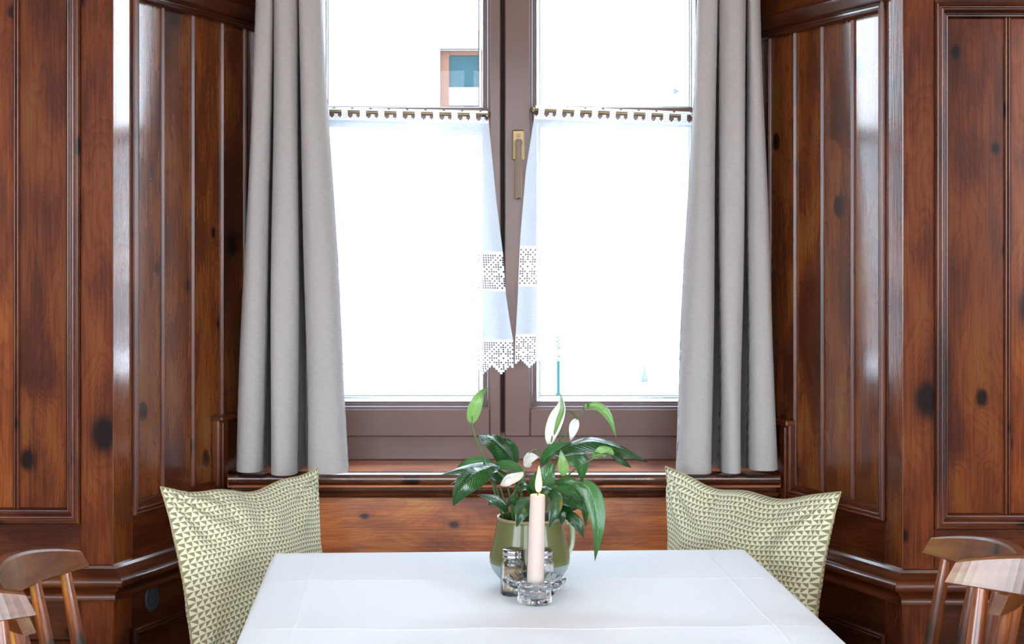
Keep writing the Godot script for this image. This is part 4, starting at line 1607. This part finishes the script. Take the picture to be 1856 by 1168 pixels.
	stalk(o, [[930, 948, 1.56], [925, 905, 1.55], [915, 870, 1.545], [893, 848, 1.54]], 0.0020, 0.0015, M.stem)
	leaf(o, "leaf", [[905, 846, 1.54], [885, 843, 1.535], [858, 846, 1.53], [828, 852, 1.53], [799, 861, 1.535]], 52, -66, 0.5, G, 0.38)
	leaf(o, "leaf", [[896, 843, 1.56], [876, 838, 1.56], [850, 840, 1.56], [826, 851, 1.56]], 20, 25, 0.5, L, 0.5)
	leaf(o, "leaf", [[893, 844, 1.525], [874, 852, 1.515], [852, 866, 1.51], [834, 888, 1.51], [821, 918, 1.515]], 58, -58, 0.42, G, 0.45, 0.05, -22.0)
	leaf(o, "leaf", [[888, 850, 1.54], [866, 856, 1.535], [842, 865, 1.535], [816, 879, 1.54]], 42, -65, 0.4, G, 0.4)
	stalk(o, [[945, 948, 1.57], [946, 905, 1.565], [943, 870, 1.56]], 0.0018, 0.0014, M.stem)
	leaf(o, "leaf", [[890, 850, 1.565], [908, 845, 1.56], [928, 848, 1.558], [943, 862, 1.556], [950, 884, 1.556]], 24, 32, 0.5, L, 0.5)
	leaf(o, "leaf", [[882, 853, 1.55], [900, 856, 1.548], [918, 866, 1.546], [933, 880, 1.546]], 48, -63, 0.45, G, 0.45)
	leaf(o, "leaf", [[922, 925, 1.52], [911, 911, 1.515], [893, 901, 1.512], [864, 897, 1.515]], 42, -66, 0.45, G, 0.45)
	leaf(o, "leaf", [[918, 918, 1.535], [905, 912, 1.53], [892, 912, 1.528], [884, 916, 1.53]], 12, 15, 0.5, L, 0.45)
	# behind and right of the flame
	leaf(o, "leaf", [[975, 912, 1.585], [978, 890, 1.58], [989, 865, 1.576], [1003, 838, 1.58]], 46, 4, 0.35, L, 0.50)
	leaf(o, "leaf", [[982, 846, 1.60], [993, 826, 1.59], [1010, 812, 1.585], [1036, 803, 1.58]], 24, 30, 0.5, L, 0.5)
	leaf(o, "leaf", [[1004, 822, 1.575], [1040, 806, 1.565], [1077, 801, 1.56], [1126, 814, 1.56], [1174, 838, 1.565]], 66, -68, 0.5, G, 0.42, 0.0, -58.0)
	stalk(o, [[980, 948, 1.60], [980, 890, 1.60], [990, 845, 1.60], [1006, 820, 1.58]], 0.0020, 0.0015, M.stem)
	leaf(o, "leaf", [[1020, 818, 1.60], [1040, 826, 1.595], [1053, 845, 1.592], [1054, 874, 1.595]], 36, 14, 0.35, L, 0.42)
	leaf(o, "leaf", [[1006, 878, 1.56], [1030, 878, 1.55], [1050, 896, 1.545], [1059, 922, 1.545], [1062, 957, 1.55]], 30, 20, 0.5, L, 0.42)
	stalk(o, [[1002, 948, 1.57], [1016, 912, 1.555], [1030, 890, 1.54], [1042, 877, 1.53], [1054, 875, 1.525]], 0.0018, 0.0013, M.stem)
	leaf(o, "leaf", [[1052, 875, 1.525], [1067, 886, 1.52], [1078, 912, 1.515], [1084, 958, 1.51], [1078, 1018, 1.51]], 34, 10, 0.4, L, 0.48)
	leaf(o, "leaf", [[1000, 902, 1.53], [1022, 902, 1.52], [1044, 911, 1.515], [1067, 929, 1.515]], 46, -66, 0.5, G, 0.45)
	leaf(o, "leaf", [[1000, 893, 1.545], [1020, 889, 1.54], [1040, 896, 1.538], [1060, 913, 1.54]], 20, 30, 0.5, L, 0.45)
	leaf(o, "leaf", [[1002, 916, 1.525], [1018, 914, 1.52], [1034, 917, 1.52], [1048, 922, 1.522]], 38, -64, 0.5, G, 0.45)
	leaf(o, "leaf", [[1014, 930, 1.53], [1032, 936, 1.52], [1048, 952, 1.515], [1058, 976, 1.515]], 22, 10, 0.5, G, 0.5)
	# dark leaves over the rim
	leaf(o, "leaf", [[972, 903, 1.52], [952, 914, 1.508], [943, 932, 1.502], [936, 956, 1.502]], 33, -22, 0.6, G, 0.42)
	leaf(o, "leaf", [[994, 890, 1.52], [1006, 905, 1.510], [1003, 930, 1.505], [995, 957, 1.505]], 27, -18, 0.5, G, 0.42)
	leaf(o, "leaf", [[1004, 912, 1.525], [1014, 922, 1.515], [1018, 938, 1.512], [1018, 952, 1.514]], 20, 15, 0.5, G, 0.45)
	leaf(o, "leaf", [[964, 902, 1.53], [974, 888, 1.525], [990, 886, 1.522], [1010, 891, 1.522]], 36, -64, 0.5, G, 0.5, 0.1)
	leaf(o, "leaf", [[968, 893, 1.535], [954, 880, 1.53], [940, 884, 1.528], [925, 901, 1.53]], 30, -62, 0.5, G, 0.45)
	leaf(o, "leaf", [[952, 932, 1.535], [940, 915, 1.525], [928, 908, 1.522], [918, 922, 1.525]], 18, 25, 0.5, G, 0.45)
	for e in [[[950, 948, 1.58], [955, 915, 1.58], [968, 893, 1.57]], [[962, 948, 1.55], [962, 920, 1.545], [968, 903, 1.53]], [[1000, 948, 1.56], [1002, 920, 1.55], [1004, 905, 1.54]], [[928, 948, 1.57], [920, 925, 1.555], [905, 880, 1.55]], [[915, 946, 1.565], [904, 918, 1.555], [893, 880, 1.55], [886, 852, 1.55]]]:
		stalk(o, e, 0.0018, 0.0013, M.stem)


# ---------------------------------------------------------------- the street outside and the lamps of the room
func outside() -> void:
	var g := struct("street", "pale paved street outside the window", "street")
	block("paving", Vector3(-40, -0.6, -60), Vector3(40, -0.3, -3.6), M.street, g)
	var d := 16.0
	var b := base("house", Vector3(0, -0.3, -d * K))
	tag(b, "white rendered house across the street seen through the window", "building")
	var wx := [-0.47, 0.95, 3.45, 4.84]
	for e in [[-14.0, 0.0, 14.0, wx[2]], [-14.0, wx[3], 14.0, 9.0], [-14.0, wx[2], wx[0], wx[3]], [wx[1], wx[2], 14.0, wx[3]]]:
		block("wall", Vector3(e[0], e[1], -0.5), Vector3(e[2], e[3], 0.0), M.facade, b)
	var w := block("shutter_box", Vector3(-0.50, 4.84, -0.10), Vector3(0.98, 5.13, 0.05), M.facade_box, b, 0.01)
	for e in [[wx[0], wx[2], wx[0] + 0.15, wx[3]], [wx[1] - 0.15, wx[2], wx[1], wx[3]], [wx[0] + 0.15, wx[3] - 0.08, wx[1] - 0.15, wx[3]], [wx[0] + 0.15, wx[2], wx[1] - 0.15, wx[2] + 0.10], [0.19, wx[2] + 0.1, 0.29, wx[3] - 0.08]]:
		block("window_frame", Vector3(e[0], e[1], -0.22), Vector3(e[2], e[3], -0.12), M.far_frame, b, 0.008)
	for e in [[wx[0] + 0.15, 0.19], [0.29, wx[1] - 0.15]]:
		block("pane", Vector3(e[0], wx[2] + 0.1, -0.19), Vector3(e[1], wx[3] - 0.08, -0.17), M.far_pane, b)
		block("blind", Vector3(e[0], 4.05, -0.168), Vector3(e[1], 4.24, -0.150), M.far_blind, b)
		block("window_frame", Vector3(e[0], 3.95, -0.168), Vector3(e[1], 4.05, -0.13), M.far_blind, b)
	var l := base("wall_lamp", P(1226, 166, d - 0.06))
	tag(l, "small dark wedge-shaped lamp on the white house", "lamp")
	var mb := MB.new()
	run(mb, [Vector2(-0.05, -0.06), Vector2(0.05, 0.0), Vector2(-0.05, 0.06), Vector2(-0.05, -0.06)], Vector3(0, 0, -0.06), Vector3(0, 0, 0.05), Vector3.RIGHT, Vector3.UP)
	part("housing", mb, M.dark_iron, l)
	var pz := 10.9
	var p := base("bollard", Vector3((1012.0 - CX) / UNIT * pz, -0.3, -pz * K))
	tag(p, "slim teal post standing in the street behind the right lace curtain", "post")
	var pb := MB.new()
	lathe(pb, [Vector2(0.0, 0.0), Vector2(0.019, 0.0), Vector2(0.019, 0.62), Vector2(0.016, 0.66), Vector2(0.008, 0.68), Vector2(0.0, 0.685)], 20)
	part("shaft", pb, M.teal, p)
	var fb := MB.new()
	lathe(fb, [Vector2(0.0, 0.0), Vector2(0.034, 0.0), Vector2(0.034, 0.012), Vector2(0.020, 0.018), Vector2(0.019, 0.02)], 20)
	part("foot", fb, M.teal, p)
	var sz := 12.0
	var s := base("stone_finial", Vector3((1168.0 - CX) / UNIT * sz, -0.3, -sz * K))
	tag(s, "small grey bottle-shaped stone standing in the street", "stone")
	var sb := MB.new()
	lathe(sb, [Vector2(0.0, 0.0), Vector2(0.038, 0.0), Vector2(0.044, 0.02), Vector2(0.040, 0.07), Vector2(0.022, 0.11), Vector2(0.012, 0.14), Vector2(0.008, 0.19), Vector2(0.0, 0.2)], 24)
	part("body", sb, M.stone, s)


func lamps() -> void:
	for k in 2:
		var at := Vector3([-1.0, 1.0][k], 2.45, 0.6)
		var l := base("ceiling_lamp", at)
		tag(l, "warm drum lamp under the ceiling behind the viewer, %s of the pair" % ["left one", "right one"][k], "lamp", "ceiling lamps")
		var mb := MB.new()
		lathe(mb, [Vector2(0.0, 0.0), Vector2(0.20, 0.0), Vector2(0.21, 0.01), Vector2(0.21, 0.13), Vector2(0.20, 0.14), Vector2(0.0, 0.14)], 40)
		part("shade", mb, M.shade, l)
		var cb := MB.new()
		tube(cb, [Vector3(0, 0.14, 0), Vector3(0, 0.25, 0)], 0.012, 12)
		part("stem", cb, M.bronze_dark, l)
		var a := AreaLight3D.new()
		a.name = "lamp_light"
		a.area_size = Vector2(0.36, 0.36)
		a.light_color = Color(1.0, 0.80, 0.58)
		a.light_energy = LAMP
		a.area_range = 12.0
		a.area_attenuation = 2.0
		a.shadow_enabled = true
		l.add_child(a)
		a.position = Vector3(0, -0.012, 0)
		a.rotation.x = -PI / 2


const SKY := 18.5
const LAMP := 0.5


func _ready() -> void:
	rng.seed = 4
	# camera: level, looking straight at the window, lens shifted down and to the right
	var cam := Camera3D.new()
	cam.name = "camera"
	add_child(cam)
	cam.position = Vector3(0, EYE, 0)
	cam.projection = Camera3D.PROJECTION_FRUSTUM
	cam.near = 0.05
	cam.far = 200.0
	cam.size = 0.05 * 1168.0 / F
	cam.frustum_offset = Vector2(0.05 * (928.0 - CX) / F, 0.05 * (CY - 584.0) / F)
	cam.current = true
	# sky: bright, even overcast
	var env := Environment.new()
	env.background_mode = Environment.BG_SKY
	var sm := ProceduralSkyMaterial.new()
	sm.sky_top_color = Color(0.86, 0.93, 1.0)
	sm.sky_horizon_color = Color(0.90, 0.95, 1.0)
	sm.ground_bottom_color = Color(0.6, 0.6, 0.6)
	sm.ground_horizon_color = Color(0.85, 0.86, 0.87)
	sm.sun_angle_max = 1.0
	var sky := Sky.new()
	sky.sky_material = sm
	env.sky = sky
	env.background_energy_multiplier = SKY
	env.tonemap_mode = Environment.TONE_MAPPER_LINEAR
	env.tonemap_exposure = 1.0
	env.sdfgi_enabled = true
	env.ssao_enabled = true
	env.ssil_enabled = true
	var we := WorldEnvironment.new()
	we.name = "world_environment"
	we.environment = env
	add_child(we)
	make_materials()
	lamps()
	walls()
	window()
	outside()
	bench()
	curtains()
	cushion("triangle-patterned green and cream cushion leaning in the left corner of the bench", P(291, 883, 1.75), P(577, 848, 1.97), P(604, 1175, 1.965), P(356, 1290, 1.66), 0.072, 3, [0.045, 0.07])
	cushion("triangle-patterned green and cream cushion leaning in the right corner of the bench", P(1206, 846, 1.99), P(1524, 892, 1.73), P(1470, 1290, 1.72), P(1202, 1172, 1.985), 0.072, 8, [0.045, 0.08])
	table()
	chairs()
	place_settings()
